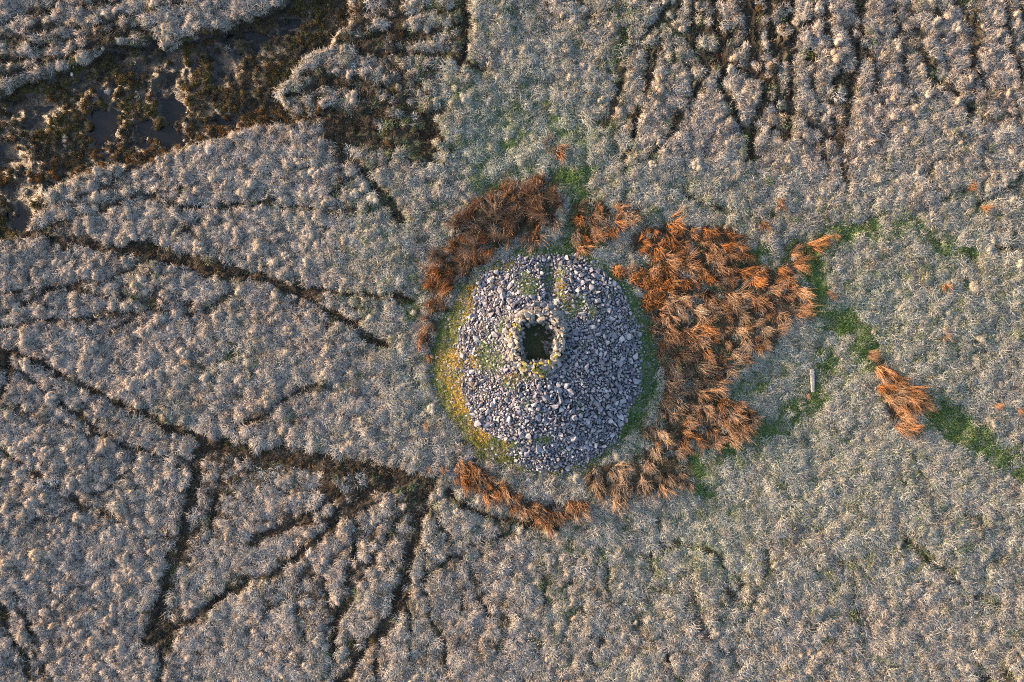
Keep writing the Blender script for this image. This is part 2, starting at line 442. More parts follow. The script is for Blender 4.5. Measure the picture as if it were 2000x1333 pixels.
def stone_material(name, cols):
    m, nt, b = mat_new(name)
    oi = nt.nodes.new("ShaderNodeObjectInfo"); a = attr(nt, "rnd")
    ad = nt.nodes.new("ShaderNodeMath"); ad.operation = 'ADD'; nt.links.new(oi.outputs["Random"], ad.inputs[0]); nt.links.new(a.outputs["Fac"], ad.inputs[1])
    fr = nt.nodes.new("ShaderNodeMath"); fr.operation = 'FRACT'; nt.links.new(ad.outputs[0], fr.inputs[0])
    base = ramp(nt, fr.outputs[0], cols)
    geo = nt.nodes.new("ShaderNodeNewGeometry")
    n1 = noise(nt, 3.3, 6, geo.outputs["Position"]); n2 = noise(nt, 17, 4, geo.outputs["Position"])
    c = mixrgb(nt, 'MULTIPLY', 1.0, base, ramp(nt, n1, [(.3, (.68, .68, .7)), (.65, (1.2, 1.2, 1.2))]))
    lich = ramp(nt, n2, [(.58, (0, 0, 0)), (.68, (1, 1, 1))])
    c = mixrgb(nt, 'MIX', lich, c, mixrgb(nt, 'MIX', .6, c, (.55, .56, .54)))
    nt.links.new(c, b.inputs["Base Color"]); b.inputs["Roughness"].default_value = .85
    bp = nt.nodes.new("ShaderNodeBump"); bp.inputs["Strength"].default_value = .5; bp.inputs["Distance"].default_value = .03
    nt.links.new(n2, bp.inputs["Height"]); nt.links.new(bp.outputs[0], b.inputs["Normal"])
    return m
M_stone = stone_material("cairn_stone", [(0, (.085, .092, .13)), (.35, (.15, .16, .215)), (.75, (.22, .23, .29)), (1, (.36, .37, .41))])
M_wallstone = stone_material("wall_stone", [(0, (.13, .125, .122)), (.5, (.20, .19, .185)), (1, (.30, .285, .27))])
M_moss = stone_material("mossy_stone", [(0, (.13, .12, .03)), (.5, (.20, .18, .05)), (1, (.26, .25, .16))])
M_post = stone_material("weathered_post_stone", [(0, (.20, .21, .23)), (1, (.22, .23, .25))])

# ------------------------------------------------------------------ mesh helpers
def mesh_np(name, verts, faces, mat=None, smooth=False):
    """faces: (n,3) or (n,4) array"""
    me = bpy.data.meshes.new(name)
    verts = np.asarray(verts, np.float32); faces = np.asarray(faces, np.int32)
    n, k = faces.shape
    me.vertices.add(len(verts)); me.vertices.foreach_set("co", verts.ravel())
    me.loops.add(n * k); me.loops.foreach_set("vertex_index", faces.ravel())
    me.polygons.add(n); me.polygons.foreach_set("loop_start", np.arange(0, n * k, k, dtype=np.int32))
    me.polygons.foreach_set("use_smooth", np.full(n, smooth))
    me.update(calc_edges=True); me.validate()
    if mat: me.materials.append(mat)
    return me

def add_color(me, name, cols):
    a = me.attributes.new(name, 'FLOAT_COLOR', 'POINT')
    c = np.ones((len(me.vertices), 4), np.float32); c[:, :3] = cols
    a.data.foreach_set("color", c.ravel())

def link(name, me, parent=None, loc=(0, 0, 0), rot=(0, 0, 0), scl=(1, 1, 1)):
    o = bpy.data.objects.new(name, me); COL.objects.link(o)
    o.location = loc; o.rotation_euler = rot; o.scale = scl
    if parent: o.parent = parent
    return o

def tag(o, label=None, cat=None, group=None, kind=None):
    if label: o["label"] = label
    if cat: o["category"] = cat
    if group: o["group"] = group
    if kind: o["kind"] = kind
    return o

# ------------------------------------------------------------------ the ground: one sheet, fine in the middle and coarse to the horizon
def axis(half, step, far, n):
    inner = np.arange(-half, half + step / 2, step)
    out = half + (far - half) * (np.linspace(0, 1, n + 1)[1:] ** 3)
    return np.concatenate([-out[::-1], inner, out])
GX = axis(45.0, .085, 600.0, 22); GY = axis(32.0, .085, 600.0, 22)
gx, gy = np.meshgrid(GX, GY)
gpx, gpy = gx * S + 1000.0, 666.5 - gy * S
F = evaluate(gpx, gpy)
H = F['h']

def bil(grid, x, y):
    i = np.clip(np.searchsorted(GX, x) - 1, 0, len(GX) - 2); j = np.clip(np.searchsorted(GY, y) - 1, 0, len(GY) - 2)
    fx = (x - GX[i]) / (GX[i + 1] - GX[i]); fy = (y - GY[j]) / (GY[j + 1] - GY[j])
    return (grid[j, i] * (1 - fx) + grid[j, i + 1] * fx) * (1 - fy) + (grid[j + 1, i] * (1 - fx) + grid[j + 1, i + 1] * fx) * fy
def hgt(x, y): return float(bil(H, np.array([x]), np.array([y]))[0])

def lerp(a, b, t): return a + (np.asarray(b) - a) * t[..., None]
soil = np.zeros(H.shape + (3,)) + np.array([.050, .043, .037])
soil = lerp(soil, (.08, .135, .065), np.clip(F['gtint'] * 1.2, 0, 1))
soil = lerp(soil, (.045, .095, .022), np.clip(F['green'], 0, 1))
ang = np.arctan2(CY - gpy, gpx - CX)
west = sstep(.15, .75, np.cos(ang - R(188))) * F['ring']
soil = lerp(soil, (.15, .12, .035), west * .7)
soil = lerp(soil, (.026, .020, .017), np.clip(F['peat'], 0, 1) * .95)
soil = lerp(soil, (.055, .038, .027), F['rush'] * .9)
soil = lerp(soil, (.024, .019, .016), np.clip(F['track'] * 1.2, 0, 1))
olive = fbm(gpx, gpy, 34, 201)[..., None]
bogc = np.where(olive > .52, np.array([.030, .026, .014]), np.array([.014, .014, .019]))
soil = soil + (bogc - soil) * F['bog'][..., None]
soil = lerp(soil, (.016, .016, .019), np.clip(F['pool'], 0, 1))
soil = lerp(soil, (.036, .035, .038), F['stone'])
soil = lerp(soil, (.10, .12, .055), F['hollow'] * sstep(0, 5, F['stone_sd']) * .9)
soil = lerp(soil, (.055, .062, .035), F['pit'])

ny, nx = H.shape
vid = np.arange(nx * ny).reshape(ny, nx)
quads = np.stack([vid[:-1, :-1], vid[:-1, 1:], vid[1:, 1:], vid[1:, :-1]], -1).reshape(-1, 4)
verts = np.stack([gx, gy, H], -1).reshape(-1, 3); sc = soil.reshape(-1, 3)
def fmean(k): a = F[k].reshape(-1); return a[quads].mean(1)
cls = np.zeros(len(quads), int)
cls[fmean('track') > .42] = 1
cls[fmean('green') > .5] = 2
cls[fmean('bog') > .5] = 3
for k, (nm, mt) in enumerate((("ground", M_ground), ("peat_path", M_path), ("turf", M_turf), ("bog", M_bog))):
    q = quads[cls == k]; u, inv = np.unique(q, return_inverse=True)
    me = mesh_np(nm, verts[u], inv.reshape(-1, 4), mt, True); add_color(me, "soil", sc[u])
    tag(link(nm, me), kind='structure')

# peaty water standing in the bog
LEVEL = -.72
wet = (fmean('pool') > .12) & (fmean('bog') > .6) & (H.reshape(-1)[quads].min(1) < LEVEL)
q = quads[wet]
if len(q):
    u, inv = np.unique(q, return_inverse=True); v = verts[u].copy(); v[:, 2] = LEVEL
    tag(link("bog_water", mesh_np("bog_water", v, inv.reshape(-1, 4), M_water, True)), kind='structure')

# ------------------------------------------------------------------ grass tufts
def tuft_mesh(name, n, rad, height, length, width, lean=(0, 0), up=1.0, out=1.0, curl=.5, droop=1.0, segs=3, dome=True, seed=0, shade=(.7, 1.3), warm=.06, soft=.75, bunch=0):
    r = np.random.default_rng(seed)
    a = r.random(n) * 2 * np.pi; q = np.sqrt(r.random(n)) * rad
    root = np.stack([q * np.cos(a), q * np.sin(a), height * np.clip(1 - (q / (rad * 1.05)) ** 2, 0, 1) * .75 - .03], -1)
    d = np.stack([np.cos(a) * out * (q / rad) + lean[0] + r.normal(0, curl * .6, n), np.sin(a) * out * (q / rad) + lean[1] + r.normal(0, curl * .6, n), up * (.6 + .7 * r.random(n))], -1)
    if bunch:                                  # the clump splits into a few sheaves leaning their own way
        bl = np.concatenate([r.normal(0, .42, (bunch, 2)), np.zeros((bunch, 1))], 1); bi = r.integers(0, bunch, n)
        bo = np.concatenate([r.normal(0, rad * .6, (bunch, 2)), np.zeros((bunch, 1))], 1)
        d = d + bl[bi]; root = root * np.array([.55, .55, 1]) + bo[bi]
    d /= np.linalg.norm(d, axis=1)[:, None]
    ln = r.uniform(*length, n) / segs
    wd = r.uniform(*width, n)
    P = [root]; D = d.copy(); drift = r.normal(0, curl, (n, 3))
    drift[:, 2] *= .4
    for s in range(segs):
        P.append(P[-1] + D * ln[:, None])
        D = D + drift * .5 + np.array([lean[0] * .3, lean[1] * .3, -droop * .45])
        D /= np.linalg.norm(D, axis=1)[:, None]
    vs = []; 
    side = np.cross(d, r.normal(0, 1, (n, 3))); side[:, 2] *= .35
    side /= np.linalg.norm(side, axis=1)[:, None] + 1e-9
    for s, p in enumerate(P):
        w = wd * (1 - .75 * s / segs)
        p = p.copy(); p[:, 2] = np.maximum(p[:, 2], .01 + .02 * s)
        vs += [p - side * w[:, None] / 2, p + side * w[:, None] / 2]
    V = np.stack(vs, 1)                       # n, 2*(segs+1), 3
    k = V.shape[1]
    base = (np.arange(n) * k)[:, None]
    fs = [base + np.array([[2 * s, 2 * s + 1, 2 * s + 3, 2 * s + 2]]) for s in range(segs)]
    Fc = np.stack(fs, 1).reshape(-1, 4)
    sh = r.uniform(*shade, n); wv = r.normal(0, warm, n)
    col = np.stack([sh * (1 + wv), sh, sh * (1 - wv)], -1)
    C = np.repeat(col[:, None, :], k, 1).reshape(-1, 3)
    V = V.reshape(-1, 3)
    if dome:                                   # the matted heart of the tussock
        rings, ns = 3, 9
        dv = []; 
        for i in range(rings):
            t = i / rings
            for j in range(ns):
                th = 2 * np.pi * j / ns
                rr = rad * .95 * math.cos(t * math.pi / 2) * r.uniform(.85, 1.15)
                dv.append((rr * math.cos(th), rr * math.sin(th), height * .75 * math.sin(t * math.pi / 2) * r.uniform(.9, 1.1) - .06))
        dv.append((0, 0, height * .75)); dv.append((0, 0, height * .75))
        off = len(V); df = []
        for i in range(rings - 1):
            for j in range(ns):
                df.append((off + i * ns + j, off + i * ns + (j + 1) % ns, off + (i + 1) * ns + (j + 1) % ns, off + (i + 1) * ns + j))
        top = off + rings * ns
        for j in range(0, ns - 1, 2):
            df.append((off + (rings - 1) * ns + j, off + (rings - 1) * ns + j + 1, off + (rings - 1) * ns + (j + 2) % ns, top))
        V = np.concatenate([V, np.array(dv)]); Fc = np.concatenate([Fc, np.array(df)])
        C = np.concatenate([C, np.tile([[.62, .58, .53]], (len(dv), 1))])
    # strands take their shading mostly from the shape of the whole tuft
    hh = max(height, .12)
    dn = np.stack([V[:, 0] / rad ** 2, V[:, 1] / rad ** 2, (V[:, 2] + .04) / hh ** 2 + .6], -1); dn /= np.linalg.norm(dn, axis=1)[:, None]
    fn = np.cross(V[Fc[:, 1]] - V[Fc[:, 0]], V[Fc[:, 3]] - V[Fc[:, 0]])
    flip = (fn * dn[Fc[:, 0]]).sum(1) < 0
    Fc[flip] = Fc[flip][:, ::-1]; fn[flip] *= -1
    fn /= np.linalg.norm(fn, axis=1)[:, None] + 1e-12
    vn = np.zeros_like(V)
    for c in range(4): np.add.at(vn, Fc[:, c], fn)
    vn /= np.linalg.norm(vn, axis=1)[:, None] + 1e-9
    vn = dn * soft + vn * (1 - soft); vn /= np.linalg.norm(vn, axis=1)[:, None] + 1e-9
    me = mesh_np(name, V, Fc, M_grass, True)
    if len(me.vertices) == len(vn): me.normals_split_custom_set_from_vertices(vn.tolist())
    add_color(me, "shade", C[:len(me.vertices)])
    return me

def lean_v(deg, s): return (math.cos(R(deg)) * s, math.sin(R(deg)) * s)
def tussock_mesh(seed, lobes, n=300):
    """an uneven hummock of two to five lobes, thatched with fine curling strands, a few of them long and loose"""
    r = np.random.default_rng(seed)
    Vs, Fs, Cs, Ns, off = [], [], [], [], 0
    ca = r.random() * 6.28 + np.arange(lobes) * 2.4
    cq = np.where(np.arange(lobes) == 0, .06, r.uniform(.18, .36, lobes))
    cen = np.stack([cq * np.cos(ca), cq * np.sin(ca)], -1); rad = r.uniform(.20, .33, lobes); rad[0] *= 1.15
    ht = r.uniform(.26, .50, lobes); ht[0] = max(ht[0], .42)
    share = (rad ** 2 / (rad ** 2).sum() * n).astype(int)
    for k in range(lobes):
        m = share[k]; a = r.random(m) * 6.28; q = np.sqrt(r.random(m)) * 1.02
        root = np.stack([q * np.cos(a) * rad[k], q * np.sin(a) * rad[k], ht[k] * np.sqrt(np.clip(1 - q * q, 0, 1)) * .95 - .02], -1)
        loose = r.random(m) < .30
        d = np.stack([np.cos(a) * q + r.normal(0, .75, m), np.sin(a) * q + .12 + r.normal(0, .75, m), .30 + .9 * loose * r.random(m)], -1)
        d /= np.linalg.norm(d, axis=1)[:, None]
        ln = np.where(loose, r.uniform(.18, .42, m), r.uniform(.08, .24, m)) / 4
        wd = np.where(loose, r.uniform(.010, .022, m), r.uniform(.014, .036, m))
        side = np.cross(d, r.normal(0, 1, (m, 3))); side /= np.linalg.norm(side, axis=1)[:, None] + 1e-9
        drift = r.normal(0, .55, (m, 3)); drift[:, 2] *= .4; D = d.copy(); p = root.copy(); rows = []
        for sgm in range(5):
            w = (wd * (1 - .18 * sgm))[:, None] / 2
            rows += [p - side * w, p + side * w]
            p = p + D * ln[:, None]
            D = D + drift * .5 + np.where(loose, -.25, -.55)[:, None] * np.array([0, 0, 1.0]); D /= np.linalg.norm(D, axis=1)[:, None]
        V = np.stack(rows, 1); kk = V.shape[1]; base = (np.arange(m) * kk)[:, None]
        F_ = np.stack([base + np.array([[2 * i, 2 * i + 1, 2 * i + 3, 2 * i + 2]]) for i in range(4)], 1).reshape(-1, 4)
        sh = r.uniform(.42, 1.45, m); wv = r.normal(0, .05, m)
        C = np.repeat(np.stack([sh * (1 + wv), sh, sh * (1 - wv)], -1)[:, None, :], kk, 1).reshape(-1, 3); V = V.reshape(-1, 3)
        dv = []; rings, ns = 3, 8                                # the matted heart of the lobe
        for i in range(rings):
            t = i / rings * 1.25
            for j in range(ns):
                th = 6.2832 * j / ns
                dv.append((rad[k] * .95 * math.cos(t) * math.cos(th) * r.uniform(.9, 1.1), rad[k] * .95 * math.cos(t) * math.sin(th) * r.uniform(.9, 1.1), ht[k] * .93 * math.sin(t) - .06 * (i == 0)))
        o2 = len(V); dv.append((0, 0, ht[k] * .93)); df = []
        for i in range(rings - 1):
            for j in range(ns): df.append((o2 + i * ns + j, o2 + i * ns + (j + 1) % ns, o2 + (i + 1) * ns + (j + 1) % ns, o2 + (i + 1) * ns + j))
        for j in range(0, ns, 2): df.append((o2 + (rings - 1) * ns + j, o2 + (rings - 1) * ns + j + 1, o2 + (rings - 1) * ns + (j + 2) % ns, o2 + rings * ns))
        V = np.concatenate([V, np.array(dv)]); F_ = np.concatenate([F_, np.array(df)]); C = np.concatenate([C, np.tile([[.62, .58, .53]], (len(dv), 1))])
        dn = np.stack([V[:, 0] / rad[k] ** 2, V[:, 1] / rad[k] ** 2, (V[:, 2] + .04) / ht[k] ** 2 + .5], -1); dn /= np.linalg.norm(dn, axis=1)[:, None]
        V[:, :2] += cen[k]; V[:, 2] = np.maximum(V[:, 2], -.05)
        Vs.append(V); Fs.append(F_ + off); Cs.append(C); Ns.append(dn); off += len(V)
    V, Fc, C, dn = (np.concatenate(x) for x in (Vs, Fs, Cs, Ns))
    fn = np.cross(V[Fc[:, 1]] - V[Fc[:, 0]], V[Fc[:, 3]] - V[Fc[:, 0]])
    flip = (fn * dn[Fc[:, 0]]).sum(1) < 0
    Fc[flip] = Fc[flip][:, ::-1]; fn[flip] *= -1; fn /= np.linalg.norm(fn, axis=1)[:, None] + 1e-12
    vn = np.zeros_like(V)
    for c in range(4): np.add.at(vn, Fc[:, c], fn)
    vn /= np.linalg.norm(vn, axis=1)[:, None] + 1e-9
    vn = dn * .55 + vn * .45; vn /= np.linalg.norm(vn, axis=1)[:, None] + 1e-9
    me = mesh_np("tussock_mesh", V, Fc, M_grass, True)
    if len(me.vertices) == len(vn): me.normals_split_custom_set_from_vertices(vn.tolist())
    add_color(me, "shade", C[:len(me.vertices)])
    return me
TUSSOCK = [tussock_mesh(1000 + i, 2 + i % 4) for i in range(12)]
LOW = [tuft_mesh("low_tuft_mesh", 64, .34, .13, (.18, .48), (.016, .036), lean_v(0, .35), .55, .8, .9, .55, 4, False, 30 + i, (.6, 1.4), .06, .55) for i in range(8)]
SWARD = [tuft_mesh("sward_mesh", 55, .30, .04, (.10, .24), (.02, .038), lean_v(0, .2), .7, .7, .7, .5, 2, False, 50 + i, (.55, 1.45), .12, .5) for i in range(5)]
CUSHION = [tuft_mesh("cushion_mesh", 70, .24, .16, (.07, .16), (.03, .05), (0, 0), .8, .9, .8, .4, 2, True, 70 + i, (.6, 1.4), .08, .6) for i in range(4)]
def rush_mesh(seed, n=330):
    """a clump of dead rush: a dark brown heart of short stems and long thin bleached-rust stems bursting out of it in sheaves"""
    r = np.random.default_rng(seed)
    nb = r.integers(4, 8)
    ba = r.random(nb) * 6.28; bq = r.uniform(.05, .34, nb)
    bo = np.stack([bq * np.cos(ba), bq * np.sin(ba)], -1)
    bl = np.stack([np.cos(ba) * bq * .9 + .42 + r.normal(0, .22, nb), np.sin(ba) * bq * .9 + r.normal(0, .30, nb)], -1)
    bi = r.integers(0, nb, n); heart = r.random(n) < .46
    root = np.concatenate([bo[bi] + r.normal(0, .075, (n, 2)), np.full((n, 1), -.03)], 1)
    d = np.concatenate([bl[bi] + r.normal(0, .12, (n, 2)) * np.where(heart, 3.2, 1)[:, None], r.uniform(.75, 1.25, (n, 1))], 1); d /= np.linalg.norm(d, axis=1)[:, None]
    L = np.where(heart, r.uniform(.2, .55, n), r.uniform(.55, 1.25, n)) / 4; wd = np.where(heart, r.uniform(.02, .04, n), r.uniform(.013, .031, n))
    side = np.cross(d, r.normal(0, 1, (n, 3))); side /= np.linalg.norm(side, axis=1)[:, None] + 1e-9
    drift = r.normal(0, .16, (n, 3)) + (r.random((n, 1)) < .12) * r.normal(0, .6, (n, 3))
    D = d.copy(); p = root.copy(); rows = []
    for k in range(5):
        w = (wd * (1 - .19 * k))[:, None] / 2
        rows += [p - side * w, p + side * w]; p = p + D * L[:, None]
        D = D + drift * .5 + np.array([.06, 0, -.13]); D /= np.linalg.norm(D, axis=1)[:, None]
    V = np.stack(rows, 1); base = (np.arange(n) * 10)[:, None]
    Fc = np.stack([base + np.array([[2 * i, 2 * i + 1, 2 * i + 3, 2 * i + 2]]) for i in range(4)], 1).reshape(-1, 4)
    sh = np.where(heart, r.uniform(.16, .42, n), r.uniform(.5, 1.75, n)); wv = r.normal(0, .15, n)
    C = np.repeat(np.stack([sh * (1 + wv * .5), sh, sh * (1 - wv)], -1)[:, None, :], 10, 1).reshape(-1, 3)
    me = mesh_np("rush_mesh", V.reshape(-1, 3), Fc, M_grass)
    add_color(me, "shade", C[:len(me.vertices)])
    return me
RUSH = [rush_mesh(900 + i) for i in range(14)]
BRACKEN = [tuft_mesh("bracken_mesh", 210, .40, .40, (.25, .55), (.035, .08), lean_v(0, .1), .8, .9, .9, .6, 3, True, 110 + i, (.45, 1.6), .12, .35) for i in range(5)]

def instancer(name, pts, rotz, tilt, scl, idx, tint, protos):
    me = bpy.data.meshes.new(name)
    n = len(pts)
    me.vertices.add(n); me.vertices.foreach_set("co", np.asarray(pts, np.float32).ravel())
    a = me.attributes.new("rot", 'FLOAT_VECTOR', 'POINT'); a.data.foreach_set("vector", np.stack([tilt[:, 0], tilt[:, 1], rotz], -1).astype(np.float32).ravel())
    a = me.attributes.new("scl", 'FLOAT_VECTOR', 'POINT'); a.data.foreach_set("vector", np.asarray(scl, np.float32).ravel())
    a = me.attributes.new("pick", 'INT', 'POINT'); a.data.foreach_set("value", np.asarray(idx, np.int32))
    a = me.attributes.new("tint", 'FLOAT_COLOR', 'POINT'); a.data.foreach_set("color", np.concatenate([tint, np.ones((n, 1))], 1).astype(np.float32).ravel())
    pc = bpy.data.collections.new(name + "_kinds")
    for k, m in enumerate(protos):
        pc.objects.link(bpy.data.objects.new("%s_kind_%02d" % (name, k), m))
    ng = bpy.data.node_groups.new(name, 'GeometryNodeTree')
    ng.interface.new_socket("Geometry", in_out='INPUT', socket_type='NodeSocketGeometry')
    ng.interface.new_socket("Geometry", in_out='OUTPUT', socket_type='NodeSocketGeometry')
    N, L = ng.nodes, ng.links
    gi = N.new("NodeGroupInput"); go = N.new("NodeGroupOutput"); ip = N.new("GeometryNodeInstanceOnPoints"); ci = N.new("GeometryNodeCollectionInfo")
    ci.inputs["Collection"].default_value = pc; ci.inputs["Separate Children"].default_value = True; ci.inputs["Reset Children"].default_value = True
    def na(nm, t):
        x = N.new("GeometryNodeInputNamedAttribute"); x.data_type = t; x.inputs["Name"].default_value = nm
        return x.outputs["Attribute"]
    er = N.new("FunctionNodeEulerToRotation"); L.new(na("rot", 'FLOAT_VECTOR'), er.inputs[0])
    L.new(gi.outputs[0], ip.inputs["Points"]); L.new(ci.outputs[0], ip.inputs["Instance"]); ip.inputs["Pick Instance"].default_value = True
    L.new(na("pick", 'INT'), ip.inputs["Instance Index"]); L.new(er.outputs[0], ip.inputs["Rotation"]); L.new(na("scl", 'FLOAT_VECTOR'), ip.inputs["Scale"])
    L.new(ip.outputs[0], go.inputs[0])
    o = link(name, me)
    md = o.modifiers.new("scatter", 'NODES'); md.node_group = ng
    return o

def scatter(step, seed, jitter=.48):
    r = np.random.default_rng(seed)
    ys = np.arange(-34, 34, step * .87); out = []
    for k, y in enumerate(ys):
        x = np.arange(-47, 47, step) + (step / 2 if k % 2 else 0)
        out.append(np.stack([x + r.uniform(-jitter, jitter, len(x)) * step, np.full(len(x), y) + r.uniform(-jitter, jitter, len(x)) * step], -1))
    return np.concatenate(out)

def fields_at(p, keys):
    return {k: bil(F[k], p[:, 0], p[:, 1]) for k in keys}
KEYS = ['hum', 'clear', 'micro', 'track', 'bog', 'pool', 'peat', 'green', 'ring', 'lump', 'gtint', 'rush', 'stone', 'hollow', 'stone_sd', 'shelter_r', 'h']

# islands of pale tussocks in the bog
ISLES = [(320,70,60,10),(350,60,70,8),(230,80,30,9),(320,130,22,16),(420,160,22,10),(215,165,22,14),(245,225,36,10),(215,235,16,12),(378,168,14,10),(360,247,14,9),(378,272,16,8),(120,278,22,12),
         (150,292,22,9),(25,298,18,14),(60,325,22,14),(80,250,10,14),(165,200,9,9),(30,230,9,8),(435,100,6,6),(255,150,30,14),(520,85,16,12),(540,150,22,12),(300,200,16,12),(420,215,14,8),
         (590,100,22,14),(580,175,18,12),(105,110,40,8),(40,370,12,10),(62,392,9,9),(15,190,14,10),(640,70,20,12),(450,225,12,8),(270,235,12,9)]
px_of = lambda p: (p[:, 0] * S + 1000.0, 666.5 - p[:, 1] * S)

# --- moor-grass tussocks
P = scatter(.53, 1, .48); f = fields_at(P, KEYS); ppx, ppy = px_of(P)
r = np.random.default_rng(3)
clump = fbm(ppx, ppy, 30, 301)
prob = (.06 + .26 * f['lump']) * sstep(.35, .6, f['hum'])
prob = prob * (1 - np.clip(f['clear'] * 1.5, 0, 1)) * (1 - np.clip(f['peat'] * 1.25, 0, 1) * .90) * (1 - np.clip(f['green'], 0, 1) * .97)
prob = prob * (1 - .9 * f['rush']) * (.85 + .3 * sstep(.3, .6, clump))
isl = np.zeros(len(P))
for ix, iy, a, b_ in ISLES: isl = np.maximum(isl, sstep(1.3, .7, np.hypot((ppx - ix) / a, (ppy - iy) / b_)))
prob = prob * (1 - f['bog']) + f['bog'] * (.003 + .12 * isl * isl) * (1 - .6 * f['pool'])
prob = np.where((f['ring'] > .3), 0, prob)
keep = r.random(len(P)) < prob
P = P[keep]; f = {k: v[keep] for k, v in f.items()}; ppx, ppy = px_of(P); n = len(P)
big = .44 + .24 * f['lump'] + r.normal(0, .20, n)
big = np.clip(big, .35, 1.12) * np.where(f['bog'] > .5, .85, 1)
zs = big * (.45 + .40 * f['lump']) * r.uniform(.8, 1.25, n)
pale = np.array([.39, .363, .352]); gpale = np.array([.31, .345, .305]); tan = np.array([.42, .36, .30])
tint = pale + (gpale - pale) * np.clip(f['gtint'] * 1.6, 0, 1)[:, None]
tt = sstep(.62, .85, fbm(ppx, ppy, 40, 311) + r.normal(0, .10, n))
tint = tint + (tan - tint) * tt[:, None]
tint = tint * r.normal(1, .11, n).clip(.7, 1.3)[:, None]
tint = np.where((f['bog'] > .5)[:, None] & (isl[keep] < .2)[:, None], np.array([.16, .12, .07]), tint)
rotz = r.uniform(-math.pi, math.pi, n)
comb = (1 - f['lump'])
rotz = np.where(r.random(n) < .35 + .4 * comb, R(-75) + r.normal(0, .6, n), rotz)
pts = np.stack([P[:, 0], P[:, 1], f['h'] - .03], -1)
idx = r.integers(0, len(TUSSOCK), n)
scl = np.stack([big, big * r.uniform(.65, 1.2, n), zs], -1)
tilt = r.normal(0, .10, (n, 2))

# the 300 that show largest stand as objects of their own
inframe = (np.abs(P[:, 0]) < 39.3) & (np.abs(P[:, 1]) < 26.0) & (f['bog'] < .3)
order = np.argsort(-(big * (1.1 - .30 * f['lump'])) + (~inframe) * 1e3)
solo = order[:300]
rest = np.ones(n, bool); rest[solo] = False
o = instancer("tussock_grass", pts[rest], rotz[rest], tilt[rest], scl[rest], idx[rest], tint[rest], TUSSOCK)
tag(o, "bleached grey moor grass growing in close tussocks over the whole moor", "grass", kind='stuff')

def tussock_region(x, y):
    if y < 466 and x < 640 + (y - 235) * .6 and y > 235: return ("large bleached grass tussock between the dark bog and the long trodden path", "tussocks below the bog bank")
    if x < 900 and y <= 300: return ("large bleached grass tussock on broken peat at the edge of the bog", "tussocks at the bog edge")
    if x < 860 and y < 700 and y < 640 + .22 * x: return ("large bleached grass tussock in the lumpy sward under the long curving path", "tussocks under the long path")
    if x < 390 and y < 860: return ("large bleached grass tussock above the slanting thin path at the left edge" if y < 690 + .45 * x else "large bleached grass tussock just below the slanting thin path at the left edge", "tussocks near the slanting path")
    if x < 390: return ("large bleached grass tussock in the close lumpy sward left of the dark ditch" if y < 1130 else "large bleached grass tussock near the bottom left corner, left of the ditch's end", "tussocks left of the dark ditch")
    if x < 860 and y < 930: return ("large bleached grass tussock between two thin paths left of the cairn", "tussocks left of the cairn")
    if x < 820: return ("large bleached grass tussock in the ground enclosed by the dark ditches", "tussocks among the ditches")
    if y > 900 and x < 1300: return ("large bleached grass tussock in combed grass below the southern rushes", "tussocks below the southern rushes")
    if y > 900: return ("large bleached grass tussock in soft grass below the green strip", "tussocks in the soft grass")
    if y < 470 and x > 1180: return ("large bleached grass tussock among the parallel dark furrows above the rushes", "tussocks among the furrows")
    if x > 1500: return ("large bleached grass tussock in greenish grass near the far rush patch", "tussocks in the greenish grass")
    return ("large bleached grass tussock in the thin grass above the cairn", "tussocks above the cairn")
first = None
for i in solo:
    if first is None:
        first = link("grass_tussock", TUSSOCK[idx[i]]); o = first
    else:
        o = first.copy(); o.data = TUSSOCK[idx[i]]; COL.objects.link(o)
    o.location = pts[i]; o.rotation_euler = (tilt[i, 0], tilt[i, 1], rotz[i]); o.scale = scl[i]
    o["tint"] = [float(c) for c in tint[i]]
    lb, gr = tussock_region(ppx[i], ppy[i]); tag(o, lb, "grass tussock", gr)

# --- the matted sward that clothes the hummocks, combed over their slopes
MAT = [tuft_mesh("matted_mesh", 64, .27, .06, (.12, .36), (.012, .028), lean_v(0, .25), .45, .8, .9, .55, 3, False, 150 + i, (.45, 1.45), .06, .62) for i in range(10)]
gxn = np.gradient(H, GX, axis=1); gyn = np.gradient(H, GY, axis=0)
P = scatter(.285, 18); f = fields_at(P, KEYS); ppx, ppy = px_of(P)
r = np.random.default_rng(19)
prob = (.30 + .75 * f['lump']) * (.12 + .88 * sstep(.24, .46, f['hum']))
prob = prob * (1 - np.clip(f['clear'] * 1.25, 0, 1)) * (1 - np.clip(f['peat'] * 1.2, 0, 1) * .82) * (1 - np.clip(f['green'] * 1.1, 0, 1) * .93) * (1 - .9 * f['rush']) * (1 - f['bog'])
prob = np.where(f['ring'] > .4, 0, prob)
keep = r.random(len(P)) < prob
P = P[keep]; f = {k: v[keep] for k, v in f.items()}; ppx, ppy = px_of(P); n = len(P)
nrm = np.stack([-.8 * bil(gxn, P[:, 0], P[:, 1]), -.8 * bil(gyn, P[:, 0], P[:, 1]), np.ones(n)], -1); nrm /= np.linalg.norm(nrm, axis=1)[:, None]
flow = R(-70) + (fbm(ppx, ppy, 120, 371) - .5) * 5 + r.normal(0, .7, n)
ax_ = np.stack([np.cos(flow), np.sin(flow), np.zeros(n)], -1); ax_ -= nrm * (ax_ * nrm).sum(1)[:, None]; ax_ /= np.linalg.norm(ax_, axis=1)[:, None]
ay_ = np.cross(nrm, ax_)
ey = np.arcsin(np.clip(-ax_[:, 2], -1, 1)); ex = np.arctan2(ay_[:, 2], nrm[:, 2]); ez = np.arctan2(ax_[:, 1], ax_[:, 0])
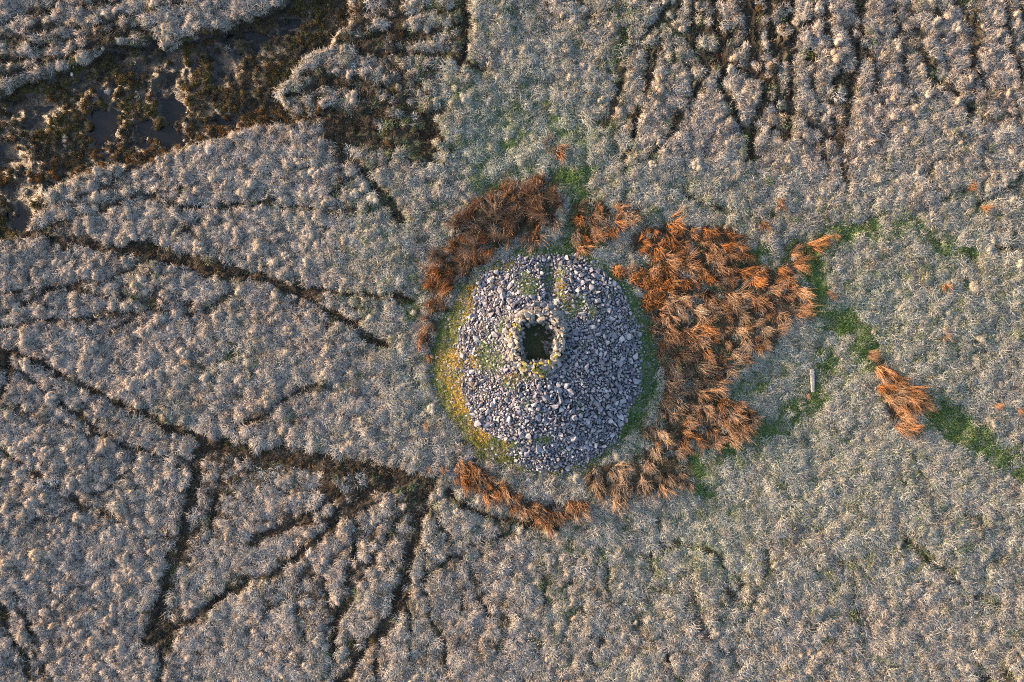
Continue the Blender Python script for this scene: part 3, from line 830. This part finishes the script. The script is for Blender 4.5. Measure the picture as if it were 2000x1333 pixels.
tint = np.array([.40, .372, .362]) + (np.array([.325, .35, .33]) - np.array([.40, .372, .362])) * np.clip(f['gtint'] * 1.6 + (fbm(ppx, ppy, 110, 381) - .5) * .9, 0, 1)[:, None]
tb = sstep(.58, .80, fbm(ppx, ppy, 46, 391) + r.normal(0, .09, n))
tint = tint + (np.array([.30, .23, .17]) - tint) * (.55 * tb)[:, None]
tint = tint * r.normal(1, .15, n).clip(.6, 1.4)[:, None]
sz = r.uniform(.7, 1.2, n)
o = instancer("matted_grass", np.stack([P[:, 0], P[:, 1], f['h'] - .015], -1), ez, np.stack([ex, ey], -1), np.stack([sz, sz, sz * r.uniform(.8, 1.6, n)], -1), r.integers(0, len(MAT), n), tint, MAT)
tag(o, "matted straw-grey grass clothing the low hummocks of the moor", "grass", kind='stuff')

# --- low wispy grass between the tussocks and over the soft ground
P = scatter(.40, 2); f = fields_at(P, KEYS); ppx, ppy = px_of(P)
r = np.random.default_rng(4)
cl = fbm(ppx, ppy, 26, 321)
prob = (.62 - .50 * f['lump']) * (.35 + .9 * sstep(.3, .6, cl))
prob = prob * (1 - np.clip(f['clear'] * 1.3, 0, 1)) * (1 - np.clip(f['peat'], 0, 1) * .8) * (1 - np.clip(f['green'] * 1.1, 0, 1) * .80) * (1 - .85 * f['rush']) * (1 - f['bog'] * .995)
prob = np.where(f['ring'] > .5, (.16 + .35 * (cl > .5)) * (1 - f['stone']) * (f['shelter_r'] > 1.1) * (1 - .6 * f['hollow']), prob)
keep = r.random(len(P)) < prob
P = P[keep]; f = {k: v[keep] for k, v in f.items()}; ppx, ppy = px_of(P); n = len(P)
tint = np.array([.37, .36, .355]) + (np.array([.31, .35, .32]) - np.array([.37, .36, .355])) * np.clip(f['gtint'] * 1.5, 0, 1)[:, None]
tint = tint * (np.where(f['ring'] > .5, .62, 1) * r.normal(1, .16, n).clip(.6, 1.4))[:, None]
sz = np.where(f['ring'] > .5, .6, 1) * r.uniform(.7, 1.25, n)
rotz = np.where(r.random(n) < .5, R(-75) + r.normal(0, .7, n), r.uniform(-math.pi, math.pi, n))
o = instancer("wispy_grass", np.stack([P[:, 0], P[:, 1], f['h'] - .02], -1), rotz, r.normal(0, .08, (n, 2)), np.stack([sz, sz, sz * r.uniform(.7, 1.4, n)], -1), r.integers(0, len(LOW), n), tint, LOW)
tag(o, "thin pale wispy grass lying between the tussocks and over the soft ground", "grass", kind='stuff')

# --- short green turf round the cairn and along the wet hollows
P = scatter(.34, 5); f = fields_at(P, KEYS); ppx, ppy = px_of(P)
r = np.random.default_rng(6)
prob = np.maximum(np.clip(f['green'] * 1.2, 0, 1), f['gtint'] * .7) * (1 - f['stone'] * .97) * (1 - f['bog']) * (1 - np.clip(f['track'], 0, 1)) * (1 - .6 * f['rush'])
prob = np.where(f['shelter_r'] < 1.02, 0, prob)
keep = r.random(len(P)) < prob
P = P[keep]; f = {k: v[keep] for k, v in f.items()}; ppx, ppy = px_of(P); n = len(P)
pa = np.arctan2(CY - ppy, ppx - CX); rc = np.hypot(ppx - CX, ppy - CY)
g1 = np.array([.085, .155, .050]); g2 = np.array([.18, .225, .135]); sunlit_gold = np.array([.46, .30, .075]); olive_c = np.array([.14, .15, .035])  # yellow mossy turf, its gold brightened to put low sunlight into the colour
tint = g1 + (g2 - g1) * np.clip(vnoise(ppx, ppy, 18, 331) * .9 + r.normal(0, .25, n) - .1, 0, 1)[:, None]
tint = tint + (g2 * 1.15 - tint) * (np.clip(1 - f['green'] * 1.5, 0, 1) * .6)[:, None]
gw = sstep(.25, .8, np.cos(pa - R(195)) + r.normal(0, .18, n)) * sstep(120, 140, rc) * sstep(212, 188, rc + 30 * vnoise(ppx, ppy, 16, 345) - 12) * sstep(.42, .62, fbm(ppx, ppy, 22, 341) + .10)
tint = tint + (sunlit_gold - tint) * np.clip(gw, 0, 1)[:, None]
gn = sstep(1.3, .5, np.hypot((ppx - 1094 - (ppy - 560) * .2) / 15, (ppy - 565) / 50)) + sstep(1.2, .5, np.hypot((ppx - 925) / 14, (ppy - 590) / 60)) + sstep(1.2, .6, np.hypot((ppx - 985) / 45, (ppy - 520) / 16)) + sstep(1.2, .6, np.hypot((ppx - 1000) / 40, (ppy - 735) / 10))
tint = tint + (sunlit_gold - tint) * np.clip(gn * (r.random(n) < .75), 0, 1)[:, None]
gs = sstep(.3, .9, np.cos(pa - R(262))) * sstep(185, 205, rc) * sstep(238, 220, rc)
tint = tint + (olive_c - tint) * np.clip(gs * .7, 0, 1)[:, None]
sz = r.uniform(.75, 1.3, n)
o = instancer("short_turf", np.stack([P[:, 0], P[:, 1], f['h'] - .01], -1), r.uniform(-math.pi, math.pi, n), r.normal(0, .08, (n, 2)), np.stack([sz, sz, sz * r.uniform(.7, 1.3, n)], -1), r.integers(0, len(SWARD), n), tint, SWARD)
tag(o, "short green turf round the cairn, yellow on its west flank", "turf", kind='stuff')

# --- moss cushions over bog and peat
P = scatter(.36, 8); f = fields_at(P, KEYS); ppx, ppy = px_of(P)
r = np.random.default_rng(9)
prob = f['bog'] * (1 - .93 * np.clip(f['pool'] * 1.4, 0, 1)) * (.60 + .40 * sstep(.35, .6, fbm(ppx, ppy, 36, 351))) + np.clip(f['peat'], 0, 1) * .28 * (1 - f['bog']) + np.clip(f['track'], 0, 1) * .10
prob = np.where(f['ring'] > .2, 0, prob)
keep = r.random(len(P)) < prob
P = P[keep]; f = {k: v[keep] for k, v in f.items()}; ppx, ppy = px_of(P); n = len(P)
cs = np.array([(.070, .064, .028), (.075, .052, .026), (.048, .040, .028), (.085, .075, .050), (.058, .055, .046)])
tint = cs[np.clip((fbm(ppx, ppy, 50, 361) * 2.2 - .6 + r.normal(0, .25, n)) * 5, 0, 4.99).astype(int)] * r.normal(1, .15, n).clip(.6, 1.5)[:, None]
rust = sstep(40, 10, np.abs(ppy - (360 - .24 * ppx)))*(ppx < 660) * (r.random(n) < .4)
tint = tint + (np.array([.15, .08, .03]) - tint) * np.clip(rust, 0, 1)[:, None]
sz = r.uniform(.55, 1.35, n)
o = instancer("bog_moss", np.stack([P[:, 0], P[:, 1], f['h'] - .02], -1), r.uniform(-math.pi, math.pi, n), r.normal(0, .08, (n, 2)), np.stack([sz, sz * r.uniform(.7, 1.3, n), sz * r.uniform(.6, 1.3, n)], -1), r.integers(0, len(CUSHION), n), tint, CUSHION)
tag(o, "dark olive and rusty moss cushions growing over the bog and bare peat", "moss", kind='stuff')

# --- dead litter on the bare peat: trodden brown stems and crumbs
LITTER = [tuft_mesh("litter_mesh", 34, .34, .04, (.06, .22), (.016, .035), (0, 0), .45, .5, .9, .5, 2, False, 130 + i, (.4, 1.8), .10, .4) for i in range(5)]
P = scatter(.30, 15); f = fields_at(P, KEYS + ['rush']); ppx, ppy = px_of(P)
r = np.random.default_rng(16)
bare = np.maximum.reduce([f['clear'] * .9, f['peat'], f['bog'] * .3 * (1 - np.clip(f['pool'] * 1.5, 0, 1)), f['rush'] * .6, .45 * (1 - f['gtint'] * 2)])
bare = np.where(f['ring'] > .4, 0, bare)
keep = r.random(len(P)) < bare
P = P[keep]; f = {k: v[keep] for k, v in f.items()}; n = len(P)
cs = np.array([(.060, .047, .036), (.10, .080, .060), (.045, .040, .030), (.075, .075, .045), (.16, .14, .115)])
tint = cs[r.choice(5, n, p=[.34, .26, .2, .1, .1])] * r.normal(1, .2, n).clip(.5, 1.6)[:, None]
dry = np.clip(1 - np.maximum.reduce([f['clear'], f['peat'], f['bog'], f['rush']]) * 1.5, 0, 1)
tint = tint * (1 + .2 * dry[:, None]) * np.where(f['bog'] > .3, .6, 1)[:, None]
sz = r.uniform(.7, 1.4, n)
o = instancer("peat_litter", np.stack([P[:, 0], P[:, 1], f['h'] - .01], -1), r.uniform(-math.pi, math.pi, n), r.normal(0, .1, (n, 2)), np.stack([sz, sz, sz], -1), r.integers(0, 5, n), tint, LITTER)
tag(o, "dead brown stems and crumbs littering the bare peat and trodden paths", "litter", kind='stuff')

# ------------------------------------------------------------------ rushes: every clump an object
def patch_label(key, x, y, w):
    tone = "rusty orange" if w > .7 else "orange-brown" if w > .45 else "brown" if w > .25 else "faded tan"
    if key == 'bracken': return tone + " dead bracken clump against the cairn's upper right flank", "dead bracken clumps"
    if key == 'arc':
        part = ("at the peaked top end" if x > 1035 else "in the upper stretch" if y < 440 and x > 930 else "in the middle stretch" if y < 520 else "at the low left end")
        return "%s rush clump %s of the curved band above the cairn" % (tone, part), "rush clumps in the curved band"
    if key == 'east':
        part = ("in the pointed upper right tip" if x > 1500 and y < 560 else "along the right edge" if x > 1490 else "along the upper edge" if y < 490 else "in the upper half" if y < 600 else
                "in the middle" if y < 700 else "in the narrow waist" if y < 780 else "in the lower lobe")
        return "%s rush clump %s of the great patch" % (tone, part), "rush clumps in the great patch"
    if key == 'north': return "%s rush clump in the %s part of the small patch above the cairn" % (tone, "upper" if y < 450 else "lower"), "rush clumps above the cairn"
    if key == 'pale': return "%s rush clump on the thin patch's %s side at the cairn's lower right" % (tone, "left" if x < 1240 else "right"), "faded rush clumps"
    if key == 'south': return "%s rush clump at the %s of the band curving under the cairn" % (tone, "left end" if x < 960 else "middle" if x < 1060 else "right end"), "rush clumps under the cairn"
    return "%s rush clump in the %s half of the detached patch near the green strip" % (tone, "upper" if y < 765 else "lower"), "rush clumps in the detached patch"
rr_ = np.random.default_rng(12)
rush_first = None
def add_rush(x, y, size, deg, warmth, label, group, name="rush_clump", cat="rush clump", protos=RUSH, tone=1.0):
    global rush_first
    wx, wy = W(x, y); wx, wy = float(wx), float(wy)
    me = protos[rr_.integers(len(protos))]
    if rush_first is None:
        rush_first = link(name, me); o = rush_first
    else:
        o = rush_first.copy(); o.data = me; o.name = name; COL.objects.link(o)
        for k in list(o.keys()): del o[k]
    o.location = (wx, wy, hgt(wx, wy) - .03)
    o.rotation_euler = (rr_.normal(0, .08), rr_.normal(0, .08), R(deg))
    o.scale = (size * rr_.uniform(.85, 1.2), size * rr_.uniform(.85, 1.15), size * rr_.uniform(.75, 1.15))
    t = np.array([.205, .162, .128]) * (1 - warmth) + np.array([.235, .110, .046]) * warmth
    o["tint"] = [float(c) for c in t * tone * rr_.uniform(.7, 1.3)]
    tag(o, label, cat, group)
    return o
count = 0
for key, (poly, deg, spread, warm) in RUSH_PATCHES.items():
    step = {'bracken': 24, 'east': 27.3, 'pale': 25, 'arc': 26, 'north': 25, 'south': 22, 'far': 22}[key]
    xs = [q[0] for q in poly]; ys = [q[1] for q in poly]
    row = 0; y = min(ys)
    while y <= max(ys):
        x = min(xs) + (step / 2 if row % 2 else 0)
        while x <= max(xs):
            jx, jy = x + rr_.uniform(-.35, .35) * step, y + rr_.uniform(-.35, .35) * step
            sdv = float(poly_signed(np.array([jx]), np.array([jy]), poly)[0])
            thin = key == 'pale' and rr_.random() < .25
            if sdv > 3 and not thin:
                w = float(np.clip(warm + rr_.normal(0, .28) - .15 * (sdv > 40), 0, 1))
                if key == 'east': w = float(np.clip(w + .35 * (jy < 560) - .12 * (jy > 700) , 0, 1))
                lb, gr = patch_label(key, jx, jy, w)
                if key == 'bracken':
                    add_rush(jx, jy, rr_.uniform(.85, 1.15), rr_.uniform(0, 360), w, lb, gr, "bracken_clump", "bracken", BRACKEN, .95)
                else:
                    add_rush(jx, jy, rr_.uniform(.75, 1.25) * (1.12 if key == 'arc' else 1), deg + rr_.normal(0, spread * .6), w, lb, gr)
                count += 1
            x += step
        y += step * .87; row += 1
print("rush clumps:", count)
for x, y, s, deg, w, lb in [
 (1088,293,1.15,-60,.75,"lone rust-brown rush clump above the curved band of rushes"),
 (1078,280,.8,150,.6,"small rusty rush clump at the upper edge of the lone clump above the band"),
 (1494,437,.75,-90,.55,"small pale orange rush tuft above the great patch"),
 (1524,396,.8,-100,.5,"peach rush tuft higher up, between the furrows and the great patch"),
 (1610,463,.7,-80,.85,"small orange tuft just off the upper right tip of the great patch"),
 (1634,461,.6,-60,.3,"small tan tuft next to the orange one at the green strip's start"),
 (1621,573,.85,-50,.3,"lone tan rush tuft beside the dark green hollow"),
 (1838,653,.7,-50,.5,"bright peach tuft alone in greenish grass above the detached patch"),
 (1917,405,.75,-60,.8,"golden tuft alone near the right edge above the greenish grass"),
 (1888,370,.7,10,.75,"golden tuft on the lip of the dark hollow at the right"),
 (1696,690,.7,-40,.35,"small tan tuft at the upper tip of the detached rush patch"),
 (1988,800,.75,-70,.7,"rusty tuft near the right edge above the dark green strip"),
 (1942,790,.6,-60,.5,"low rusty tuft left of another at the green strip's upper edge"),
 (830,830,.65,-90,.45,"peach tuft alone left of the cairn's yellow flank"),
 (842,912,.6,-90,.5,"small peach tuft left of the southern rush band's tip"),
 (864,915,.6,-90,.5,"narrow peach tuft beside the southern rush band's tip"),
 (832,668,.6,200,.5,"thin rusty tuft left of the cairn, upper one of two"),
 (836,697,.6,-80,.5,"thin rusty tuft left of the cairn, lower one of two"),
 (1578,770,.5,-60,.25,"little tan tuft at the foot of the fallen stone post"),
 (693,770,.5,90,.7,"tiny orange tuft alone on the grey moor left of the cairn"),
 (1842,560,.6,-60,.6,"dark-centred rusty tuft in the greenish grass right of the great patch")]:
    add_rush(x, y, s, deg, w, lb, None, "rush_tuft", "rush tuft")

# ------------------------------------------------------------------ stones
def rock_mesh(seed, flat=1.0, n=12, name="stone_mesh"):
    r = np.random.default_rng(seed)
    bm = bmesh.new()
    for _ in range(n):
        v = r.normal(0, 1, 3); v /= np.linalg.norm(v); v = np.sign(v) * np.abs(v) ** .72
        bm.verts.new((v[0] * .5 * r.uniform(.85, 1.1), v[1] * .5 * r.uniform(.8, 1.05), v[2] * .5 * flat))
    res = bmesh.ops.convex_hull(bm, input=bm.verts)
    bmesh.ops.delete(bm, geom=list({g for g in res["geom_interior"] + res["geom_unused"] if isinstance(g, bmesh.types.BMVert)}), context='VERTS')
    bmesh.ops.recalc_face_normals(bm, faces=bm.faces)
    me = bpy.data.meshes.new(name); bm.to_mesh(me); bm.free()
    return me
ROCKS = [rock_mesh(500 + i, .75) for i in range(24)]
for m in ROCKS: m.materials.append(M_stone)

# cairn: an Empty at its base, the 300 largest stones single, the rest joined
def empty(name, loc):
    o = bpy.data.objects.new(name, None); o.empty_display_size = .5; COL.objects.link(o); o.location = loc; return o
cxw, cyw = [float(v) for v in W(CX, CY)]
cairn = empty("cairn", (cxw, cyw, 0))
tag(cairn, "broad round cairn of loose blue-grey stones on a green mound", "cairn")

r = np.random.default_rng(21)
cells = {}
placed = []
def try_place(x, y, s, pack):
    c = (int(x // .6), int(y // .6))
    for i in (-1, 0, 1):
        for j in (-1, 0, 1):
            for (qx, qy, qs) in cells.get((c[0] + i, c[1] + j), ()):
                if (qx - x) ** 2 + (qy - y) ** 2 < (pack * (qs + s) / 2) ** 2: return False
    cells.setdefault(c, []).append((x, y, s)); placed.append((x, y, s)); return True
def stone_density(x, y):
    p = np.array([[x, y]]); ff = fields_at(p, ['stone', 'stone_sd', 'hollow', 'shelter_r'])
    return float(ff['stone'][0]), float(ff['stone_sd'][0]), float(ff['hollow'][0]), float(ff['shelter_r'][0])
cand = r.uniform(-1, 1, (90000, 2)) * 9.2 + np.array([cxw, cyw])
ff = fields_at(cand, ['stone', 'stone_sd', 'hollow', 'shelter_r', 'ring'])
coarse = vnoise(*px_of(cand), 45, 401)
u = r.random(len(cand))
for k in range(len(cand)):
    if ff['shelter_r'][k] < .96 or ff['ring'][k] < .35: continue
    sdv, hol = ff['stone_sd'][k], ff['hollow'][k]
    if sdv > -4:
        if u[k] > 1 - hol * .80: continue
        stage = k / len(cand)
        smax = (.62 if stage < .006 else .42 if stage < .03 else .31 if stage < .16 else .23 if stage < .5 else .16)
        s = smax * r.uniform(.72, 1.0) * (.75 + .4 * coarse[k])
        try_place(cand[k, 0], cand[k, 1], s, .70)
    else:
        if u[k] < .22 * math.exp(sdv / 12.0) + .002:
            try_place(cand[k, 0], cand[k, 1], r.uniform(.12, .26), 1.0)
placed.sort(key=lambda t: -t[2])
print("cairn stones:", len(placed))
SV, SF, SRND = [], [], []
nv = 0
rockdata = []
for m in ROCKS:
    co = np.array([v.co[:] for v in m.vertices]); fc = np.array([p.vertices[:] for p in m.polygons if len(p.vertices) == 3]); rockdata.append((co, fc))
from mathutils import Euler
def rot_mat(e): return np.array(Euler(e).to_matrix())
st_first = None
for i, (x, y, s) in enumerate(placed):
    k = int(r.integers(len(ROCKS)))
    e = (r.normal(0, .35), r.normal(0, .35), r.uniform(0, 6.28))
    sc3 = (s * r.uniform(.95, 1.3), s * r.uniform(.75, 1.0), s * r.uniform(.7, 1.1))
    z = hgt(x, y) + s * r.uniform(.08, .28)
    if i < 300:
        if st_first is None: st_first = link("stone", ROCKS[k], cairn); o = st_first
        else:
            o = st_first.copy(); o.data = ROCKS[k]; COL.objects.link(o); o.parent = cairn
        o.location = (x - cxw, y - cyw, z); o.rotation_euler = e; o.scale = sc3
    else:
        co, fc = rockdata[k]
        SV.append((co * np.array(sc3)) @ rot_mat(e).T + np.array([x - cxw, y - cyw, z])); SF.append(fc + nv); SRND.append(np.full(len(co), r.random())); nv += len(co)
me = mesh_np("loose_stones", np.concatenate(SV), np.concatenate(SF), M_stone)
a = me.attributes.new("rnd", 'FLOAT', 'POINT'); a.data.foreach_set("value", np.concatenate(SRND).astype(np.float32))
tag(link("loose_stones", me, cairn), kind='stuff')

# stone shelter on the cairn: dry-stone walls round a sunken hollow
sxw, syw = [float(v) for v in W(SX, SY)]
base_z = hgt(sxw - 2.6, syw + .3)
shelter = empty("stone_shelter", (sxw, syw, base_z))
tag(shelter, "roughly oval dry-stone shelter with a deep hollow, standing on the cairn", "stone shelter")
WALLROCK = [rock_mesh(600 + i, .55, 11, "wall_stone_mesh") for i in range(16)]
for m in WALLROCK: m.materials.append(M_wallstone)
MOSSROCK = []
for m in WALLROCK[:8]:
    c = m.copy(); c.materials[0] = M_moss; MOSSROCK.append(c)
TOPZ = 1.05
wall = []
r = np.random.default_rng(33)
def ring(table_a, table_b, t, z, size, grow=1.0, role='top'):
    th = r.uniform(0, .3); end = th + 2 * math.pi
    while th < end - .02:
        ra = float(rad_profile(np.array(th), table_a)); rb = float(rad_profile(np.array(th), table_b))
        rad = (ra + (rb - ra) * t) / S
        s = size * r.choice([.55, .75, 1.0, 1.35], p=[.2, .3, .35, .15]) * r.uniform(.9, 1.1)
        d = s * .92 / max(rad, .3)
        rad += r.normal(0, .08)
        wall.append((rad * math.cos(th), rad * math.sin(th), z + r.normal(0, .06), th, s, role))
        th += d
for c in range(6):                                   # outer face, battered, bottom course first
    ring(OUT_T, RIM_T, -.10 + .42 * c / 5, -.25 + 1.20 * c / 5, .40, role='out')
for t in (.30, .58, .84):                             # wall top
    ring(OUT_T, RIM_T, t, TOPZ - .02 - .10 * abs(t - .6), .36, role='top')
for c in range(6):                                   # inner face stepping down into the hollow
    t = c / 5
    ring(RIM_T, PIT_T, .05 + .72 * t, TOPZ - .25 - 1.35 * t, .33, role='in')
for _ in range(110):                                 # tumbled stones leaning against the foot of the wall
    th = r.uniform(0, 6.28); q = float(rad_profile(np.array(th), OUT_T)) / S * r.uniform(1.0, 1.22)
    gz = hgt(sxw + q * math.cos(th), syw + q * math.sin(th)) - base_z
    wall.append((q * math.cos(th), q * math.sin(th), gz + r.uniform(.05, .35) * (1.25 - q * S / float(rad_profile(np.array(th), OUT_T))) * 3, th, r.uniform(.2, .46), 'out'))
for _ in range(60):                                  # fallen stones on the hollow's floor
    th = r.uniform(0, 6.28); q = math.sqrt(r.random()) * float(rad_profile(np.array(th), PIT_T)) / S * .95
    wall.append((q * math.cos(th), q * math.sin(th), -.42, th, r.uniform(.22, .5), 'floor'))
print("shelter stones:", len(wall))
prio = {'top': 0, 'in': 1, 'floor': 2, 'out': 1}
wall.sort(key=lambda w: (0 if w[5] == 'top' or (w[5] == 'out' and w[2] > .2) or (w[5] == 'in' and w[2] > -.2) else 1, -w[4]))
w_first = None; SV, SF, SRND, nv = [], [], [], 0
for i, (x, y, z, th, s, role) in enumerate(wall):
    k = int(r.integers(len(WALLROCK)))
    gxp, gyp = SX + x * S, SY - y * S
    deg = math.degrees(th) % 360
    mossy = (role in ('top', 'out') and 225 < deg < 330 and r.random() < (.55 if z > .3 else .8)) or (role == 'top' and 140 < deg < 175 and r.random() < .5)
    if role == 'floor': e = (r.normal(0, .3), r.normal(0, .3), r.uniform(0, 6.28))
    else: e = (r.normal(0, .22), r.normal(0, .22), th + math.pi / 2 * (r.random() < .6) + r.normal(0, .35))
    sc3 = (s * r.uniform(1.0, 1.6), s * r.uniform(.7, 1.0), s * r.uniform(.7, 1.1))
    if i < 300:
        me = MOSSROCK[k % 8] if mossy else WALLROCK[k]
        if w_first is None: w_first = link("wall_stone", me, shelter); o = w_first
        else:
            o = w_first.copy(); o.data = me; COL.objects.link(o); o.parent = shelter
        o.location = (x, y, z); o.rotation_euler = e; o.scale = sc3
    else:
        m = WALLROCK[k]; co = np.array([v.co[:] for v in m.vertices]); fc = np.array([p.vertices[:] for p in m.polygons])
        SV.append((co * np.array(sc3)) @ rot_mat(e).T + np.array([x, y, z])); SF.append(fc + nv); SRND.append(np.full(len(co), r.random())); nv += len(co)
if SV:
    me = mesh_np("packed_stones", np.concatenate(SV), np.concatenate(SF), M_wallstone)
    a = me.attributes.new("rnd", 'FLOAT', 'POINT'); a.data.foreach_set("value", np.concatenate(SRND).astype(np.float32))
    tag(link("packed_stones", me, shelter), kind='stuff')
# earth and rubble core inside the wall, so that no daylight passes between the stones
N = 72; cv = []; cf = []
for j in range(N):
    th = 2 * math.pi * j / N
    ro = float(rad_profile(np.array(th), OUT_T)) / S; ri = float(rad_profile(np.array(th), RIM_T)) / S; rp = float(rad_profile(np.array(th), PIT_T)) / S
    c, s = math.cos(th), math.sin(th)
    for q, z in ((ro * .97, -.5), (ro * .90, .80), (ri * 1.06, .85), (ri * .5 + rp * .55, -.1), (rp * 1.04, -1.2)):
        cv.append((q * c, q * s, z))
for j in range(N):
    a0, b0 = j * 5, ((j + 1) % N) * 5
    for k in range(4): cf.append((a0 + k, b0 + k, b0 + k + 1, a0 + k + 1))
M_core, nt, b = mat_new("rubble_earth"); b.inputs["Base Color"].default_value = (.06, .055, .045, 1)
link("rubble_core", mesh_np("rubble_core", cv, cf, M_core), shelter)

# ------------------------------------------------------------------ single stones and the fallen post
def boulder(x, y, s, label, seed, mat=M_stone, flat=.6):
    wx, wy = [float(v) for v in W(x, y)]
    m = rock_mesh(seed, flat, 18, "boulder_mesh"); m.materials.append(mat)
    o = link("boulder", m, None, (wx, wy, hgt(wx, wy) + s * .12), (0, 0, seed * 1.7), (s * 1.25, s * .9, s))
    tag(o, label, "stone")
M_white = stone_material("pale_boulder_stone", [(0, (.5, .5, .5)), (1, (.6, .6, .6))])
boulder(914, 894, .42, "flat grey stone lying at the upper end of the southern rush band", 701)
boulder(994, 886, .40, "grey stone on yellow turf just left of the cairn's lower edge", 702)
boulder(970, 886, .26, "small grey stone on yellow turf, left of a larger one below the cairn", 703)
boulder(1032, 937, .32, "dull grey stone half sunk in turf under the cairn, above the rushes", 704)
boulder(1124, 929, .40, "pale grey stone in turf beside the faded rushes under the cairn", 705)
boulder(1132, 916, .28, "small pale stone just above a larger one under the cairn", 708)
boulder(873, 641, .34, "lone grey stone on green turf at the cairn's left edge", 709)
boulder(213, 242, .36, "whitish stone lying on dark mud in the middle of the bog", 706, M_white)
boulder(133, 141, .28, "small white stone beside the dark pool at the bog's upper left", 707, M_white)
boulder(58, 427, .42, "pale stone standing in mud at the bog's lower left corner", 710, M_white)

bm = bmesh.new()
LN, secs = 1.82, 7
r = np.random.default_rng(77)
rows = []
for i in range(secs):
    t = i / (secs - 1); w = (.165 - .02 * t) * r.uniform(.93, 1.05); hh = (.10 - .02 * t) * r.uniform(.93, 1.05)
    if i in (0, secs - 1): w *= .9; hh *= .86
    ch = .045; yv = (t - .5) * LN
    prof = [(-w + ch, -hh), (w - ch, -hh), (w, -hh + ch), (w, hh - ch), (w - ch, hh), (-w + ch, hh), (-w, hh - ch), (-w, -hh + ch)]
    rows.append([bm.verts.new((px_ + r.normal(0, .008), yv + r.normal(0, .01), pz_ + r.normal(0, .008))) for px_, pz_ in prof])
for a_, b_ in zip(rows[:-1], rows[1:]):
    for j in range(8): bm.faces.new((a_[j], a_[(j + 1) % 8], b_[(j + 1) % 8], b_[j]))
bm.faces.new(rows[0][::-1]); bm.faces.new(rows[-1])
bmesh.ops.recalc_face_normals(bm, faces=bm.faces)
me = bpy.data.meshes.new("fallen_post"); bm.to_mesh(me); bm.free(); me.materials.append(M_post)
wx, wy = [float(v) for v in W(1586.5, 744)]
o = link("fallen_post", me, None, (wx, wy, hgt(wx, wy) + .12), (R(-2), 0, R(183)))
tag(o, "long pale grey stone post lying fallen in green grass right of the rushes", "stone post")
